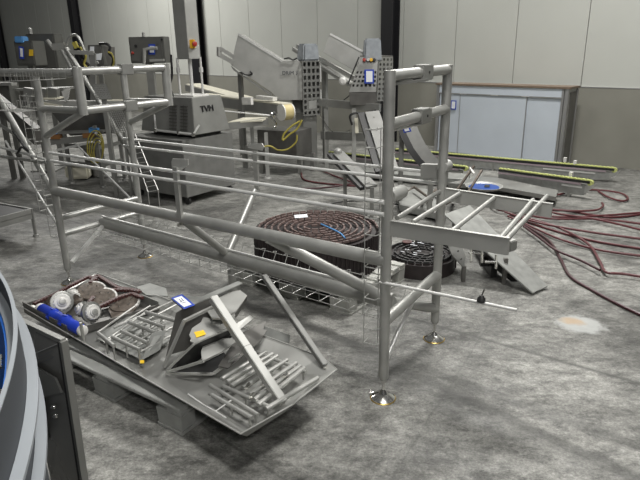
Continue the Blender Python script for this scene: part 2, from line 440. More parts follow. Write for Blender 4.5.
# wire cages
def cage(p0, p1, a, bb, n, r=.0019):
    """U section wire tray between p0 and p1; a = width vector, bb = side vector"""
    s_ = S(); a = V(a); bb = V(bb)
    for off in (bb, V(), a*.33, a*.66, a, a+bb): s_.tube(p0+off, p1+off, r, 6)
    for i in range(n+1):
        c = p0.lerp(p1, i/n)
        s_.path([c+bb, c, c+a, c+a+bb], r, 6)
    return s_
def hook_cage(s0, z0, z1, du, n, m0=0):
    """open wire ladder tied to a leg: two long wires and bent rungs"""
    s_ = S(); r = .0026
    for k, tt in ((.035, -.01), (.10, -.04)): s_.tube(FP(s0-k, tt, z0), FP(s0-k, tt, z1), r, 6)
    for i in range(n+1):
        z = z0+(z1-z0)*i/n
        s_.path([FP(s0-.01, -.03, z+.012), FP(s0-.035, -.045, z), FP(s0-.10, -.04, z-.004), FP(s0-.115, .03, z-.012)], r, 6)
    return s_
hook_cage(Lf, .33, 1.44, 0, 13).done('wire_cage', WIRE, fr)
hook_cage(.0, .40, 1.50, 0, 13).done('wire_cage', WIRE, fr)
hook_cage(-.10, .60, 1.50, 0, 11).done('wire_cage', WIRE, fr)
s_ = S()
for tt, zz in ((.20, .435), (.20, .385), (.33, .385), (.50, .40), (.545, .46)): s_.tube(FP(.02, tt, zz), FP(Lf-.12, tt, zz-.035), .0021, 6)
for i in range(28):
    s0 = .03+(Lf-.18)*i/27; dz = -.035*i/27
    s_.path([FP(s0, .20, .45+dz), FP(s0, .20, .385+dz), FP(s0, .33, .383+dz), FP(s0, .50, .398+dz), FP(s0, .55, .475+dz), FP(s0, .51, .485+dz)], .0019, 6)
s_.done('wire_tray', WIRE, fr)
cage(FP(-.30, -.04, 1.60), FP(.45, -.04, 1.63), -w*.16, K*.06, 9).done('wire_tray', WIRE, fr)
cage(FP(-.25, -.04, 1.40), FP(.02, -.04, 1.40), -w*.16, K*.06, 7).done('wire_tray', WIRE, fr)
# outfeed ladder on the right
LB1 = (FP(Lf+.02, -.0, .965), FP(3.54, -.02, .985)); LB2 = (FP(2.87, Wf, .965), FP(3.52, Wf, .955))
for i, (p, q) in enumerate((LB1, LB2)):
    b = S(); b.beam(p, q, .014, .078); b.beam(p+K*.038, q+K*.038, .02, .004); lad = b.done('ladder_side_beam', SHEETL, fr, bevel=.001)
for (a0, a1) in (((397, 218), (440, 191)), ((413, 222), (460, 193)), ((452, 231), (495, 197)), ((500, 239), (533, 200)), ((506, 240), (547, 196))):
    b = S(); b.tube(G(*a0, .99), G(*a1, .985), .0125, 12); b.done('ladder_rung', TUBE, fr)
b = S(); b.tube(G(400, 229, .96), G(484, 242, .96), .006, 8); b.done('thin_rod', RAIL, fr)
b = S(); b.beam(G(494, 240, .96), G(514, 246, .96), .05, .05); b.done('end_bracket', SHEET, fr, bevel=.004)
# low guide rod
b = S(); rp, rq = FP(2.6, .35, .47), G(519, 307, .36); b.tube(FP(Lf-.02, -.02, .680), FP(3.60, -.02, .703), .0075, 10); rd = b.done('guide_rod', RAIL, fr)
b = S(); c = FP(3.44, -.02, .700); b.lathe(c, K, ((.012, 0), (.02, .004), (.018, .02), (.008, .034)), 14); b.done('round_knob', BLACKP, rd)
b = S(); b.tube(c+K*.03, c+K*.065+RT*.012, .004, 8); b.done('knob_pin', CHROME, rd)
# clamp under the ladder
b = S()
for (p, q) in (((468, 253), (484, 253)), ((471, 250), (471, 262)), ((482, 247), (482, 262)), ((485, 262), (497, 262)), ((496, 256), (496, 268))):
    b.tube(G(*p, .72), G(*q, .72), .0065, 8)
b.tube(G(482, 248, .72), G(483, 243, .93), .006, 8)
b.done('adjuster_clamp', CHROME, fr)

# ------------------------------------------------------------------ the far side of the frame: belt rolls on a pallet
pc0, pc1, pc2 = G(210, 258, .15), G(350, 297, .15), G(405, 262, .15)
pu = (pc1-pc0).normalized(); pL = 1.12; pw = (pc2-pc1); pw = (pw-pu*pw.dot(pu)).normalized(); pang = math.atan2(pu.y, pu.x)
pbase = up(pc1-pu*pL, 0)
def pallet(name, label, base, ang, L, W, m, group=None):
    t = thing(name, label, 'pallet', base+V((math.cos(ang), math.sin(ang), 0))*(L/2)+V((-math.sin(ang), math.cos(ang), 0))*(W/2), group)
    b = S()
    for i in range(7):
        y0 = W*i/6.6; b.obox(base, ang, 0, L, y0, min(W, y0+W/8.4), .128, .15)
    for x in (0, L/2-.05, L-.10): b.obox(base, ang, x, x+.10, 0, W, .108, .128)
    b.done('deck', m, t, bevel=.003)
    for x in (0, L/2-.09, L-.18):
        b = S(); b.obox(base, ang, x, x+.18, 0, W, 0, .018); b.done('skid', m, t, bevel=.002)
        for y in (0, W/2-.05, W-.10):
            b = S(); b.obox(base, ang, x, x+.18, y, y+.10, .018, .108, .004, .004); b.done('block', m, t, bevel=.004)
    return t
pallet('plastic_pallet', 'light grey plastic pallet under the large brown belt roll', pbase, pang, pL, .80, PALL)
def belt_roll(c, R, z0, z1, label, pitch, m1, m2, cat='roll'):
    t = thing('belt_roll', label, cat, up(c, z0))
    b = S(); b.lathe(up(c, z0), K, ((R-.012, 0), (R-.012, z1-z0-.03), (.03, z1-z0-.03)), 48); b.done('core', BROWND, t)
    b = S(); bd = S(); a = 0.0
    while True:
        r = R-.006-pitch*a/(2*math.pi)
        if r < .05: break
        da = .062/r
        p = V((c[0]+r*math.cos(a), c[1]+r*math.sin(a), 0)); tn = V((-math.sin(a), math.cos(a), 0))
        wob = random.uniform(-.003, .003)
        zz0 = z0 if r > R-.006-pitch else z1-.05
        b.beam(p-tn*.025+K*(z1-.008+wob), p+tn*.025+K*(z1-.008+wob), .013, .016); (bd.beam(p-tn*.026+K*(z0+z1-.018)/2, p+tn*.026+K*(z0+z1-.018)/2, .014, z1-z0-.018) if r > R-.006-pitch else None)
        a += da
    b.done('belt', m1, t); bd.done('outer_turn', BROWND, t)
    return t
zc = .46
cl, cr = G(255, 226, zc), G(378, 226, zc); rc = (cl+cr)/2; RR = (cr-cl).length/2
br = belt_roll(rc, RR, .151, zc, 'large brown modular belt coiled into a flat roll on the light pallet', .052, BROWN, BROWND)
b = S(); b.plate([G(294, 215, zc+.003), G(307, 214, zc+.003), G(308, 217, zc+.003), G(295, 218, zc+.003)], .002); b.done('paper_label', PAPER, br)
b = S(); b.path([G(x, y, zc+.008) for x, y in ((321, 224), (330, 228), (340, 233), (345, 238))], .006, 8, smooth=4); b.done('blue_strap', BLUES, br)
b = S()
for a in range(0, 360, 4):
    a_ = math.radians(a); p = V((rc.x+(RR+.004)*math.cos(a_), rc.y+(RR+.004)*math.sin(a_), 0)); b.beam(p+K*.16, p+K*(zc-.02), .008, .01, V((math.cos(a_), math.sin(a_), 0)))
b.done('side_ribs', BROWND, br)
c2 = G(421, 251, .15); R2 = .30
b2 = belt_roll(c2, R2, 0.001, .15, 'small dark belt roll lying on the floor behind the near right leg', .05, BLACKP, BROWND)
b = S()
for k in range(14):
    x, y = random.uniform(400, 440), random.uniform(242, 259)
    p = G(x, y, .155)
    if (up(p, 0)-up(c2, 0)).length < R2-.04: b.beam(p, p+V((.03, -.015, 0)), .008, .003)
each(b, 'pale_chip', PAPER, b2)
b = S(); b.lathe(G(407, 242, .156), K, ((.03, 0), (.045, 0.001), (.045, .006), (.03, .006)), 20); b.done('maroon_ring', MAROON, b2)

# ------------------------------------------------------------------ front pallet, tray and its load
fd = V((.53, -.36, 0)).normalized(); fang = math.atan2(fd.y, fd.x); fn = V((-fd.y, fd.x, 0))
fbase = G(192, 441)-fd*1.285
pallet('plastic_pallet', 'dark grey plastic pallet under the long steel tray in front', fbase, fang, 1.22, .62, PALG)
TZ = .205
tl, tb, tr, tf = G(22, 307, TZ), G(97, 273, TZ), G(335, 369, TZ), G(243, 432, TZ)
td = (tf-tl).normalized(); tn = V((-td.y, td.x, 0)); TL = (tf-tl).length; TW = (tb-tl).dot(tn)
def TP(x, y, z=.17): return up(tl, 0)+td*x+tn*y+K*z
tray = thing('long_tray', 'long stainless tray with raised lips lying on the dark pallet', 'tray', TP(TL/2, TW/2, .151))
def tloc(x, y, z):
    p = G(x, y, z)-up(tl, 0); return (p.dot(td), p.dot(tn))
rim = [tloc(22, 307, .215), tloc(241, 434, .215), tloc(292, 405, .215), tloc(337, 369, .215), tloc(322, 357, .215), tloc(97, 273, .215)]
_c = (sum(p[0] for p in rim)/6, sum(p[1] for p in rim)/6)
inn = [(rim[0][0]+.05, rim[0][1]+.05), (rim[1][0]-.03, rim[1][1]+.06), (rim[2][0]-.05, rim[2][1]+.02), (rim[3][0]-.09, rim[3][1]-.03), (rim[4][0]-.08, rim[4][1]-.13), (rim[5][0]+.05, rim[5][1]-.06)]
b = S(); fz = .157
b.plate([TP(*p, fz) for p in inn], .005); b.done('tray_floor', SHEET, tray)
for i in range(6):
    j = (i+1) % 6
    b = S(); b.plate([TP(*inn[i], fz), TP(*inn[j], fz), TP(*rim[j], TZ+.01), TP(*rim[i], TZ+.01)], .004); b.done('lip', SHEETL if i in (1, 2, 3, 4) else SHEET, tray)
b = S(); b.path([TP(x, y, .214) for x, y in rim], .003, 6, closed=True); b.done('rolled_edge', SHEETL, tray)
# sprocket box at the left end of the tray
def thick(pts, th, nm, m, parent):
    s_ = S(); s_.plate(pts, th); return s_.done(nm, m, parent)
bx = thing('parts_box', 'shallow dark steel box holding white sprockets and blue roller', 'box', TP(.35, TW/2, .165))
q = [(.015, .005), (.59, .005), (.70, TW-.06), (.03, TW-.06)]
b = S(); b.prism([TP(*p, .163) for p in q], (0, 0, .006)); b.done('box_floor', DSHEET, bx)
for i, hh in ((0, .078), (1, .04), (2, .06), (3, .06)):
    p, r = q[i], q[(i+1) % 4]
    b = S(); b.beam(TP(*p, .169+hh/2), TP(*r, .169+hh/2), .007, hh); b.done('box_side', DSHEET if i != 2 else GALV, bx)
ZB = .175
# blue roller
p, r = G(40, 308, .235), G(83, 331, .235); ax = (r-p).normalized()
rl = thing('blue_roller', 'blue ribbed plastic roller with white ends lying in parts box', 'roller', up((p+r)/2, ZB))
Lr = (r-p).length
b = S(); b.lathe(p, ax, ((.030, .02), (.036, .03), (.036, Lr*.28), (.041, Lr*.30), (.041, Lr*.36), (.035, Lr*.38), (.035, Lr*.56), (.041, Lr*.58), (.041, Lr*.65), (.035, Lr*.67), (.036, Lr-.03), (.03, Lr-.02)), 24)
for k in range(8):
    a, bb = b._basis(ax); dd = a*math.cos(k*math.pi/4)+bb*math.sin(k*math.pi/4)
    for f0, f1 in ((.31, .36), (.59, .65)): b.beam(p+ax*Lr*f0+dd*.041, p+ax*Lr*f1+dd*.041, .012, .01, dd)
b.done('roller_body', BLUE, rl)
for c, s_ in ((p, 1), (r, -1)):
    b = S(); b.lathe(c, ax*s_, ((.012, -.012), (.03, -.006), (.034, .006), (.030, .022)), 20); b.done('end_cap', WHITEP, rl)
# sprockets
def sprocket(c, ax, R, label):
    t = thing('sprocket', label, 'sprocket', up(c, ZB), 'white plastic sprockets in the parts box')
    ax = V(ax).normalized()
    b = S(); b.lathe(c, ax, ((R*.70, .002), (R*.72, .016), (R*.66, .020), (R*.42, .020), (R*.40, .030), (R*.30, .032)), 30)
    a, bb = b._basis(ax)
    for k in range(14):
        d = a*math.cos(2*math.pi*k/14)+bb*math.sin(2*math.pi*k/14); b.beam(c+d*R*.68+ax*.004, c+d*R*.68+ax*.014, R*.14, R*.16, d)
    b.done('white_disc', WHITEP, t)
    b = S(); b.lathe(c, ax, ((R*.85, -.022), (R*1.0, -.020), (R*1.0, .0), (R*.9, .002)), 30); b.done('steel_flange', SHEET, t)
    b = S(); b.lathe(c, ax, ((R*.30, .031), (R*.30, .036), (R*.22, .038)), 18); b.done('hub', SHEETL, t)
    return t
ax1 = V((.45, -.75, .42))
sprocket(G(62, 302, .255), ax1, .072, 'large white sprocket leftmost above the blue roller')
sprocket(G(73, 294, .235), V((.3, .4, .6)), .060, 'white sprocket half hidden behind the leftmost one')
sprocket(G(81, 309, .24), V((-.6, -.5, .4)), .052, 'small white sprocket in the middle of the parts box')
sprocket(G(92, 312, .25), V((.75, -.5, .25)), .066, 'white sprocket rightmost, beside the small middle one')
# chain discs & maroon chains
def segd(c, R, ax, label):
    t = thing('chain_guide', label, 'guide', up(c, ZB)); ax = V(ax).normalized()
    b = S(); b.lathe(c, ax, ((R, -.008), (R, .008), (R*.9, .010)), 30); b.done('guide_disc', RUST, t)
    a, bb = b._basis(ax); b = S()
    for k in range(6, 13):
        d = a*math.cos(2*math.pi*k/20)+bb*math.sin(2*math.pi*k/20); b.beam(c+d*(R+.002)-ax*.008, c+d*(R+.002)+ax*.010, .026, .012, d)
    b.done('white_teeth', WHITEP, t)
    b = S()
    for k in range(5):
        d = a*math.cos(1.256*k)+bb*math.sin(1.256*k); b.lathe(c+d*R*.55+ax*.01, ax, ((.007, 0), (.006, .005)), 8)
    each(b, 'bolt', CHROME, t)
segd(G(91, 291, .215), .095, (.1, -.25, 1), 'grimy round chain guide at back of the parts box')
segd(G(103, 298, .235), .085, (.15, -.35, 1), 'grimy toothed chain guide right of the back one')
segd(G(124, 303, .215), .095, (.0, -.25, 1), 'grimy toothed chain guide nearest the wire racks')
b = S(); b.plate([G(108, 308, .20), G(122, 301, .21), G(138, 305, .21), G(130, 315, .19), G(112, 318, .19)], .006); tag(b.done('drilled_plate', RUST), 'grimy drilled plate between parts box and wire rack', 'plate')
for pts, lab in (([(52, 296), (70, 286), (88, 277), (97, 280)], 'maroon chain along the back left edge of the parts box'),
                 ([(90, 283), (98, 276), (118, 288), (140, 291)], 'maroon chain along the top right edge of the parts box'),
                 ([(89, 303), (96, 294), (110, 290), (128, 290), (141, 292)], 'maroon chain curved around the toothed chain guide'),
                 ([(97, 308), (118, 298), (132, 294), (143, 298)], 'maroon chain lying straight beside the wire rack'),
                 ([(34, 304), (46, 298), (60, 293)], 'maroon chain in the left corner of the parts box')):
    b = S(); Q = [G(x, y, .245) for x, y in pts]; b.path(Q, .011, 6, smooth=5)
    for k in range(len(Q)-1):
        n_ = int((Q[k+1]-Q[k]).length/.022)
        for i in range(n_):
            p = Q[k].lerp(Q[k+1], i/max(1, n_)); d = (Q[k+1]-Q[k]).normalized(); b.beam(p, p+d*.017, .026, .018)
    tag(b.done('link_chain', MAROON), lab, 'chain')
for (x, y), lab in (((43, 305), 'grimy loose bracket at the left corner of the parts box'), ((70, 303), 'grimy loose bracket between the two left sprockets')):
    b = S(); c = G(x, y, .20); b.beam(c, c+V((.08, .02, .01)), .05, .02); b.beam(c+V((.03, 0, .01)), c+V((.04, .03, .045)), .02, .03); tag(b.done('loose_bracket', RUST), lab, 'bracket')
# wire rack 1 (left)
def rack(name, label, rods, bars, zr, zb, rr, rb, frame=None, ms=RAIL):
    c = sum([G(*r[0], zr) for r in rods], V())/len(rods)
    t = thing(name, label, 'rack', up(c, .165))
    for (a, c_) in rods:
        b = S(); b.tube(G(*a, zr), G(*c_, zr), rr, 10); b.done('rod', ms, t)
    for (a, c_) in bars:
        b = S(); b.tube(G(*a, zb), G(*c_, zb), rb, 12); b.done('cross_tube', TUBE, t)
        for f in (.5, .95):
            pp = G(*a, zb).lerp(G(*c_, zb), f); b = S(); b.tube(pp-K*(zb-.165), pp, .006, 8); b.done('short_peg', TUBE, t)
    return t
r1 = rack('roller_rack', 'small steel rack of rods and cross tubes left of the blue tag', 
     [((97, 333), (134, 307)), ((108, 339), (147, 311)), ((114, 328), (173, 301)), ((122, 333), (176, 305)), ((122, 343), (164, 321)), ((133, 349), (176, 325)), ((140, 352), (178, 332)), ((104, 343), (150, 318)), ((128, 346), (158, 330)), ((118, 326), (150, 306))],
     [((98, 333), (114, 346)), ((112, 337), (140, 350)), ((121, 331), (148, 343)), ((138, 318), (164, 327)), ((129, 322), (156, 333)), ((146, 312), (176, 321))], .225, .255, .0065, .0115, ms=SHEETL)
b = S(); b.plate([G(96, 338, .18), G(142, 360, .18), G(170, 340, .19), G(130, 312, .19)], .004); b.done('base_plate', GALV, r1)
b = S(); b.plate([G(142, 360, .19), G(160, 350, .19), G(166, 330, .27), G(152, 333, .28)], .004); b.done('end_plate', GALV, r1)
b = S(); b.plate([G(140, 360, .20), G(144, 360, .20), G(144, 363, .195), G(140, 363, .195)], .004); b.done('yellow_dot', YELLOW, r1)
b = S(); b.tube(TP(.72, .03, .165), TP(.72, .03, .30), .009, 10); tag(b.done('upright_pin', TUBE), 'short upright steel pin beside the right end of the blue roller', 'pin')
r2 = rack('roller_rack', 'steel rack of parallel rollers at the right end of the tray',
     [((222, 379), (266, 352)), ((231, 386), (277, 356)), ((243, 388), (287, 360)), ((250, 395), (296, 363)), ((254, 400), (300, 366)), ((258, 405), (304, 368)), ((266, 409), (318, 378)), ((227, 382), (272, 354))],
     [((210, 385), (258, 415)), ((223, 386), (270, 407)), ((212, 395), (252, 418)), ((257, 352), (306, 372))], .222, .215, .0125, .010, ms=TUBE)
for i, ((a, c_)) in enumerate([((246, 388), (249, 384)), ((251, 398), (254, 394)), ((262, 385), (266, 382)), ((283, 377), (287, 374))]):
    b = S(); b.tube(G(*a, .24), G(*c_, .24), .011, 10); b.done('bright_collar', CHROME, r2)
b = S(); b.path([G(x, y, .215) for x, y in ((188, 394), (204, 405), (215, 411), (226, 418))], .0035, 6, smooth=3); b.tube(G(216, 411, .215), G(233, 399, .215), .003, 6); tag(b.done('bent_wire', RAIL), 'thin bent bright wire lying at the front lip of the tray', 'wire')
# plates leaning in the middle
def leanplate(pts, th, m, label, name='steel_plate', extra=None):
    b = S(); P3 = [G(x, y, z) for x, y, z in pts]; b.plate(P3, th); o = b.done(name, m, bevel=.001); tag(o, label, 'plate')
    for (a, c, ww) in (extra or ()):
        b = S(); b.beam(G(*a), G(*c), ww, ww*.8); b.done('folded_edge', SHEETL, o)
    return o, P3
leanplate([(166, 356, .18), (176, 313, .42), (183, 309, .44), (212, 298, .48), (213, 330, .30), (200, 346, .20)], .012, DSHEET, 'dark steel plate standing under the blue paper tag')
tagb = thing('paper_tag', 'white paper tag with blue tape border on the dark plate', 'tag', G(183, 308, .455))
b = S(); b.plate([G(171, 298, .462), G(182, 294, .462), G(195, 305, .462), G(184, 309, .462)], .002); b.done('tape_border', BLUET, tagb)
b = S(); b.plate([G(173.5, 298.5, .465), G(181.5, 295.8, .465), G(191.5, 304.3, .465), G(184, 307, .465)], .0015); b.done('paper', PAPER, tagb)
b = S()
for (x0, y0, x1, y1) in ((179, 299, 182, 302), (181, 298, 184, 301), (180, 302, 183, 300), (182, 303, 186, 302)): b.beam(G(x0, y0, .4665), G(x1, y1, .4665), .0025, .001)
b.done('handwriting', INK, tagb)
leanplate([(171, 299, .450), (184, 295, .452), (200, 297, .455), (238, 281, .47), (243, 283, .468), (183, 309, .452)], .006, GALV, 'long grey strip plate on top behind the blue tag')
leanplate([(216, 299, .435), (230, 292, .435), (240, 290, .435), (247, 295, .43), (236, 311, .42), (222, 318, .42), (212, 318, .42), (206, 309, .43)], .010, SHEETL, 'grey hooked plate behind the top of the long square bar', extra=[((184, 321, .415), (164, 367, .18), .018), ((184, 321, .415), (219, 304, .44), .018)])
leanplate([(236, 311, .418), (247, 296, .428), (246, 303, .36), (236, 318, .34)], .006, DSHEET, 'dark downturned edge behind the long square bar')
leanplate([(203, 317, .39), (219, 319, .385), (224, 322, .38), (229, 329, .37), (195, 343, .36), (190, 341, .365), (191, 338, .37), (189, 335, .37), (192, 328, .38), (201, 322, .39)], .008, SHEETL, 'light grey notched plate carrying the yellow sticker')
sk = S(); sk.plate([G(194, 332, .378), G(203.5, 330, .380), G(206, 334, .376), G(196.5, 337.5, .372)], .002); sk = tag(sk.done('sticker', YELLOW), 'square yellow sticker on the notched grey plate', 'sticker')
leanplate([(192, 344, .355), (229, 329, .365), (232, 337, .29), (182, 372, .18), (170, 372, .18)], .008, BLACKP, 'backing plate painted black as shade under the notched plate with the yellow sticker', extra=[((194, 344, .355), (167, 370, .185), .016), ((194, 344, .355), (231, 326, .375), .010)])  # black colour stands for the shade between the stacked plates
leanplate([(205, 338, .315), (232, 338, .31), (237, 341, .305), (221, 352, .30), (202, 361, .295), (201, 352, .305)], .008, SHEETL, 'grey notched plate below the one with the yellow sticker', extra=[((204, 361, .295), (167, 372, .185), .015)])
leanplate([(224, 331, .33), (250, 315, .34), (254, 318, .33), (232, 336, .31)], .008, SHEETL, 'narrow light strip sticking out right of the long square bar')
leanplate([(232, 344, .26), (243, 332, .27), (266, 321, .27), (263, 329, .26), (267, 330, .255), (260, 341, .25), (228, 368, .23), (218, 366, .24)], .008, DSHEET, 'dark jagged plate lying right of the long square bar')
leanplate([(264, 326, .24), (290, 335, .24), (289, 343, .20), (262, 337, .20)], .006, GALV, 'pale folded flap at the back edge of the tray')
leanplate([(136, 287, .225), (150, 283, .235), (166, 288, .235), (168, 296, .215), (146, 295, .215)], .006, GALV, 'pale rounded flap behind the left wire rack')
leanplate([(170, 374, .178), (205, 362, .24), (224, 352, .26), (230, 362, .22), (214, 374, .178)], .008, BLACKP, 'flat plate painted black as shade, lying lowest in front of the stacked plates', extra=[((166, 373, .18), (213, 374, .182), .015), ((213, 374, .182), (240, 354, .27), .015)])  # coloured black to paint the shade low in the plate stack
def sqbar(a, za, c, zc_, wd, label, m):
    t = thing('square_bar', label, 'bar', G(*c, zc_)); p, r = G(*a, za), G(*c, zc_)
    b = S(); b.beam(p, r, wd, wd); b.done('bar', m, t, bevel=.003)
    d = (r-p).normalized(); b = S(); b.beam(p-d*.004, p+d*.002, wd*.6, wd*.6); b.done('open_end', BLACKP, t)
    b = S(); b.beam(p.lerp(r, .5), p.lerp(r, .5)+d*.003, wd*1.02, wd*1.02); b.done('weld_seam', DSHEET, t)
    b = S(); b.lathe(r-K*.01, K, ((.012, 0), (.012, .012), (.008, .016)), 10); b.done('end_bolt', CHROME, t)
sqbar((213, 298), .55, (283, 403), .205, .042, 'bright square steel bar leaning over the plates to the front lip', SHEETL)
sqbar((264, 276), .52, (325, 366), .215, .032, 'dull thinner square bar leaning from the right corner of the tray', PROFG)

# ------------------------------------------------------------------ foreground drum machine, left
dm_z = 1.2
RD = 2.05
dc = V((-2.53, .278, 0))
dm = thing('drum_machine', 'large round grey drum with blue inner liner, nearest in the left corner', 'machine', dc)
def arcband(name, m, r, z0, z1, th, a0=-60, a1=85, n=120):
    b = S(); rings = []
    for i in range(n+1):
        a = math.radians(a0+(a1-a0)*i/n); d = V((math.cos(a), math.sin(a), 0))
        rings.append([b.bm.verts.new(dc+d*r+K*z0), b.bm.verts.new(dc+d*(r+th)+K*z0), b.bm.verts.new(dc+d*(r+th)+K*z1), b.bm.verts.new(dc+d*r+K*z1)])
    b.loft(rings); return b.done(name, m, dm)
arcband('drum_wall', GREY, RD-.010, .0, dm_z, .006)
arcband('top_rim', GREYL, RD-.011, dm_z, dm_z+.004, .009)
arcband('inner_ring', GREYL, RD-.034, 1.130, 1.138, .025)
arcband('blue_liner', BLUEL, RD-.040, .75, 1.128, .006)
arcband('inner_shelf', GREY, RD-.40, .70, .74, .39)
arcband('band_flange', GREYL, RD-.003, 1.07, 1.08, .024)
arcband('skirt_flange', GREYL, RD-.003, .955, .968, .024)
b = S()
for x, y in ((0, 368), (1, 405)): b.tube(G(x, y, 1.12), G(x, y, 1.12)+V((-.012, .03, .015)), .005, 8)
each(b, 'rim_bolt', CHROME, dm)
# side panel
pn = thing('side_panel', 'upright polished stainless panel bolted beside the grey drum', 'panel', onz(60, 340, .84, 0))
pt0, pt1 = G(18, 318, .84), G(65, 340, .84)
pb1 = up(pt1, 0)+V((-.02, 0, .03)); pb0 = up(pt0, 0.03)
MIRR = mat('mirror_stainless', (.36, .355, .335), .28, .4, .08, 2)
b = S(); b.plate([pt0, pt1, pb1, pb0], .01); b.done('sheet', MIRR, pn)
pd_ = (pt1-pt0).normalized(); pn_ = pd_.cross(K).normalized()
if pn_.dot(CAM-pt1) < 0: pn_ = -pn_
b = S(); b.beam(pt0+pn_*.006, pt1+pn_*.006, .02, .016); b.beam(pt1+pn_*.006, pb1+pn_*.006, .016, .026, pn_); b.done('edge_fold', SHEET, pn)
b = S(); b.beam(pt1-pd_*.030+pn_*.006-K*.015, pb1-pd_*.030+pn_*.006, .012, .010, pn_); b.done('rubber_seal', BLACKP, pn)
def onpanel(x, y, off=.004):
    d = ray(x, y); k = ((pt1+pn_*off)-CAM).dot(pn_)/d.dot(pn_); return CAM+d*k
b = S()
for x, y in ((55, 406), (57, 415)): b.lathe(onpanel(x, y), pn_, ((.011, 0), (.011, .006), (.007, .012), (.004, .016)), 14)
each(b, 'dome_nut', CHROME, pn)
b = S(); b.plate([onpanel(41, 388), onpanel(43, 388), onpanel(46, 418), onpanel(49, 438), onpanel(47, 440), onpanel(42, 412)], .006); b.beam(onpanel(41, 390, .012), onpanel(46, 432, .012), .008, .012, pn_); b.done('catch', DSHEET, pn)
b = S(); b.plate([onpanel(24, 367, .02), onpanel(33, 366, .02), onpanel(55, 379, .02), onpanel(61, 393, .02), onpanel(45, 397, .02), onpanel(27, 385, .02)], .008); b.done('gusset', SHEETL, pn)
b = S(); b.beam(onpanel(33, 354, .008), onpanel(57, 344, .008), .006, .004); b.done('bright_fold', RAIL, pn)
b = S()
for i, (x0, y0, x1, y1) in enumerate(((36, 358, 52, 351), (37, 361, 50, 355), (38, 364, 54, 357))): b.beam(onpanel(x0, y0), onpanel(x1, y1), .002, .001)
b.done('small_print', INK, pn)

# ------------------------------------------------------------------ hooded vertical machine (TVM)
tv0 = G(188, 206); TA = math.radians(55)
ex = V((math.cos(TA), math.sin(TA), 0)); ey = V((-math.sin(TA), math.cos(TA), 0))
tv = thing('hood_machine', 'grey stainless cabinet machine with a tall mast behind the frame', 'machine', tv0+V((0, .6, 0)))
bt = zat(tv0, 141)
b = S(); b.obox(tv0, TA, 0, .86, 0, 1.0, .10, bt); cab = b.done('base_cabinet', PROFG, tv, bevel=.006)
for x, y in ((.06, .06), (.80, .06), (.06, .94), (.80, .94)):
    b = S(); ex = V((math.cos(TA), math.sin(TA), 0)); ey = V((-math.sin(TA), math.cos(TA), 0)); c = up(tv0+ex*x+ey*y, 0)
    b.tube(c+K*.045-ex*.015, c+K*.045+ex*.015, .045, 16); b.beam(c+K*.05, c+K*.10, .05, .03); b.done('caster', BLACKP, tv)
hv = tv0+ex*.20-ey*.01; hz1 = zat(hv, 98.5); hz0 = bt+.045; HT = hz1-hz0
hd = S(); hd.obox(hv, TA, .04, .53, .04, .90, hz0, hz1, -.06, -.06); hood = hd.done('hood', SHEET, tv, bevel=.006)
b = S(); b.obox(hv, TA, .05, .50, .06, .80, bt-.002, hz0+.004); b.done('gap_shade_block', BLACKP, tv)  # black block painted in for the shade of the open gap under the hood
# lettering + louvres on the hood faces
nfr = -ey; nfl = -ex
fc = tv0+ex*.32+nfr*.055+K*(hz0+(hz1-hz0)*.55)
def tilt(f, outv, amt): return V((0, 0, hz1-hz0))-outv*amt
text('TVM', hv+ex*.25+ey*(.04-.06*.33-.008)+K*(hz0+HT*.67), ex, K*HT+ey*.06, .11, 'lettering', BLACKP, hood, .012, .0)
b = S(); b_ = S()
for k in range(8):
    f = .14+.09*k; z = hz0+HT*f; o_ = .03-.06*(1-f)-.004
    for y0, bb in ((.10, b), (.29, b_)): bb.beam(hv+ex*o_+ey*y0+K*z, hv+ex*o_+ey*(y0+.12)+K*z, .016, .010)
for bb, y0 in ((b, .10), (b_, .29)):
    o_ = .03-.06*(1-.45)-.002
    bb.beam(hv+ex*(o_-.018)+ey*(y0+.06)+K*(hz0+HT*.10), hv+ex*(o_+.014)+ey*(y0+.06)+K*(hz0+HT*.80), .006, .003, ex)
    bb.done('louvre_column', DSHEET, hood)
b = S(); hb = [hv-ex*.08+ey*.60+K*(hz0+.22), hv-ex*.08+ey*.60+K*(hz0+.03), hv-ex*.08-ey*.06+K*(hz0+.02), hv+ex*.02-ey*.07+K*(hz0+.12)]
b.path(hb, .011, 8); b.done('handle_bar', RAIL, hood)
b = S()
for p in (hb[1], hb[2], hb[1].lerp(hb[2], .62)): b.lathe(p-K*.02, K, ((.02, 0), (.024, .02), (.02, .04)), 12)
each(b, 'handle_knob', CHROME, hood)
# mast
mc = up(tv0, 0)+ex*.48+ey*.27
mz = zat(mc, 59)
def mdir(x): return x
b = S(); b.obox(mc, TA, -.10, .09, -.10, .11, mz, 3.2); mast = b.done('mast_housing', SHEETL, tv, bevel=.004)
for (dx, dy, r) in ((-.09, .12, .014), (.09, -.09, .014), (0, 0, .022)):
    c = mc+ex*dx+ey*dy
    b = S(); b.tube(up(c, hz1), up(c, mz+.02), r, 10); b.done('guide_column', RAIL, tv)
b = S(); b.tube(up(mc-ex*.09+ey*.12, hz1+.28), up(mc-ex*.09+ey*.12, hz1+.34), .025, 12); b.tube(up(mc+ex*.09-ey*.09, hz1+.28), up(mc+ex*.09-ey*.09, hz1+.34), .025, 12); each(b, 'collar', RAIL, tv)
es = mc+ex*.11-ey*.10
b = S(); c = A(192, 44, es.y-.12); b.beam(c-K*.05, c+K*.05, .06, .07); o = b.done('switch_box', YELB, mast, bevel=.006)
b = S(); b.lathe(c+V((.03, -.03, 0)), V((.6, -.8, 0)), ((.022, -.01), (.03, .01), (.03, .025), (.02, .03)), 16); b.done('emergency_button', RED, o)
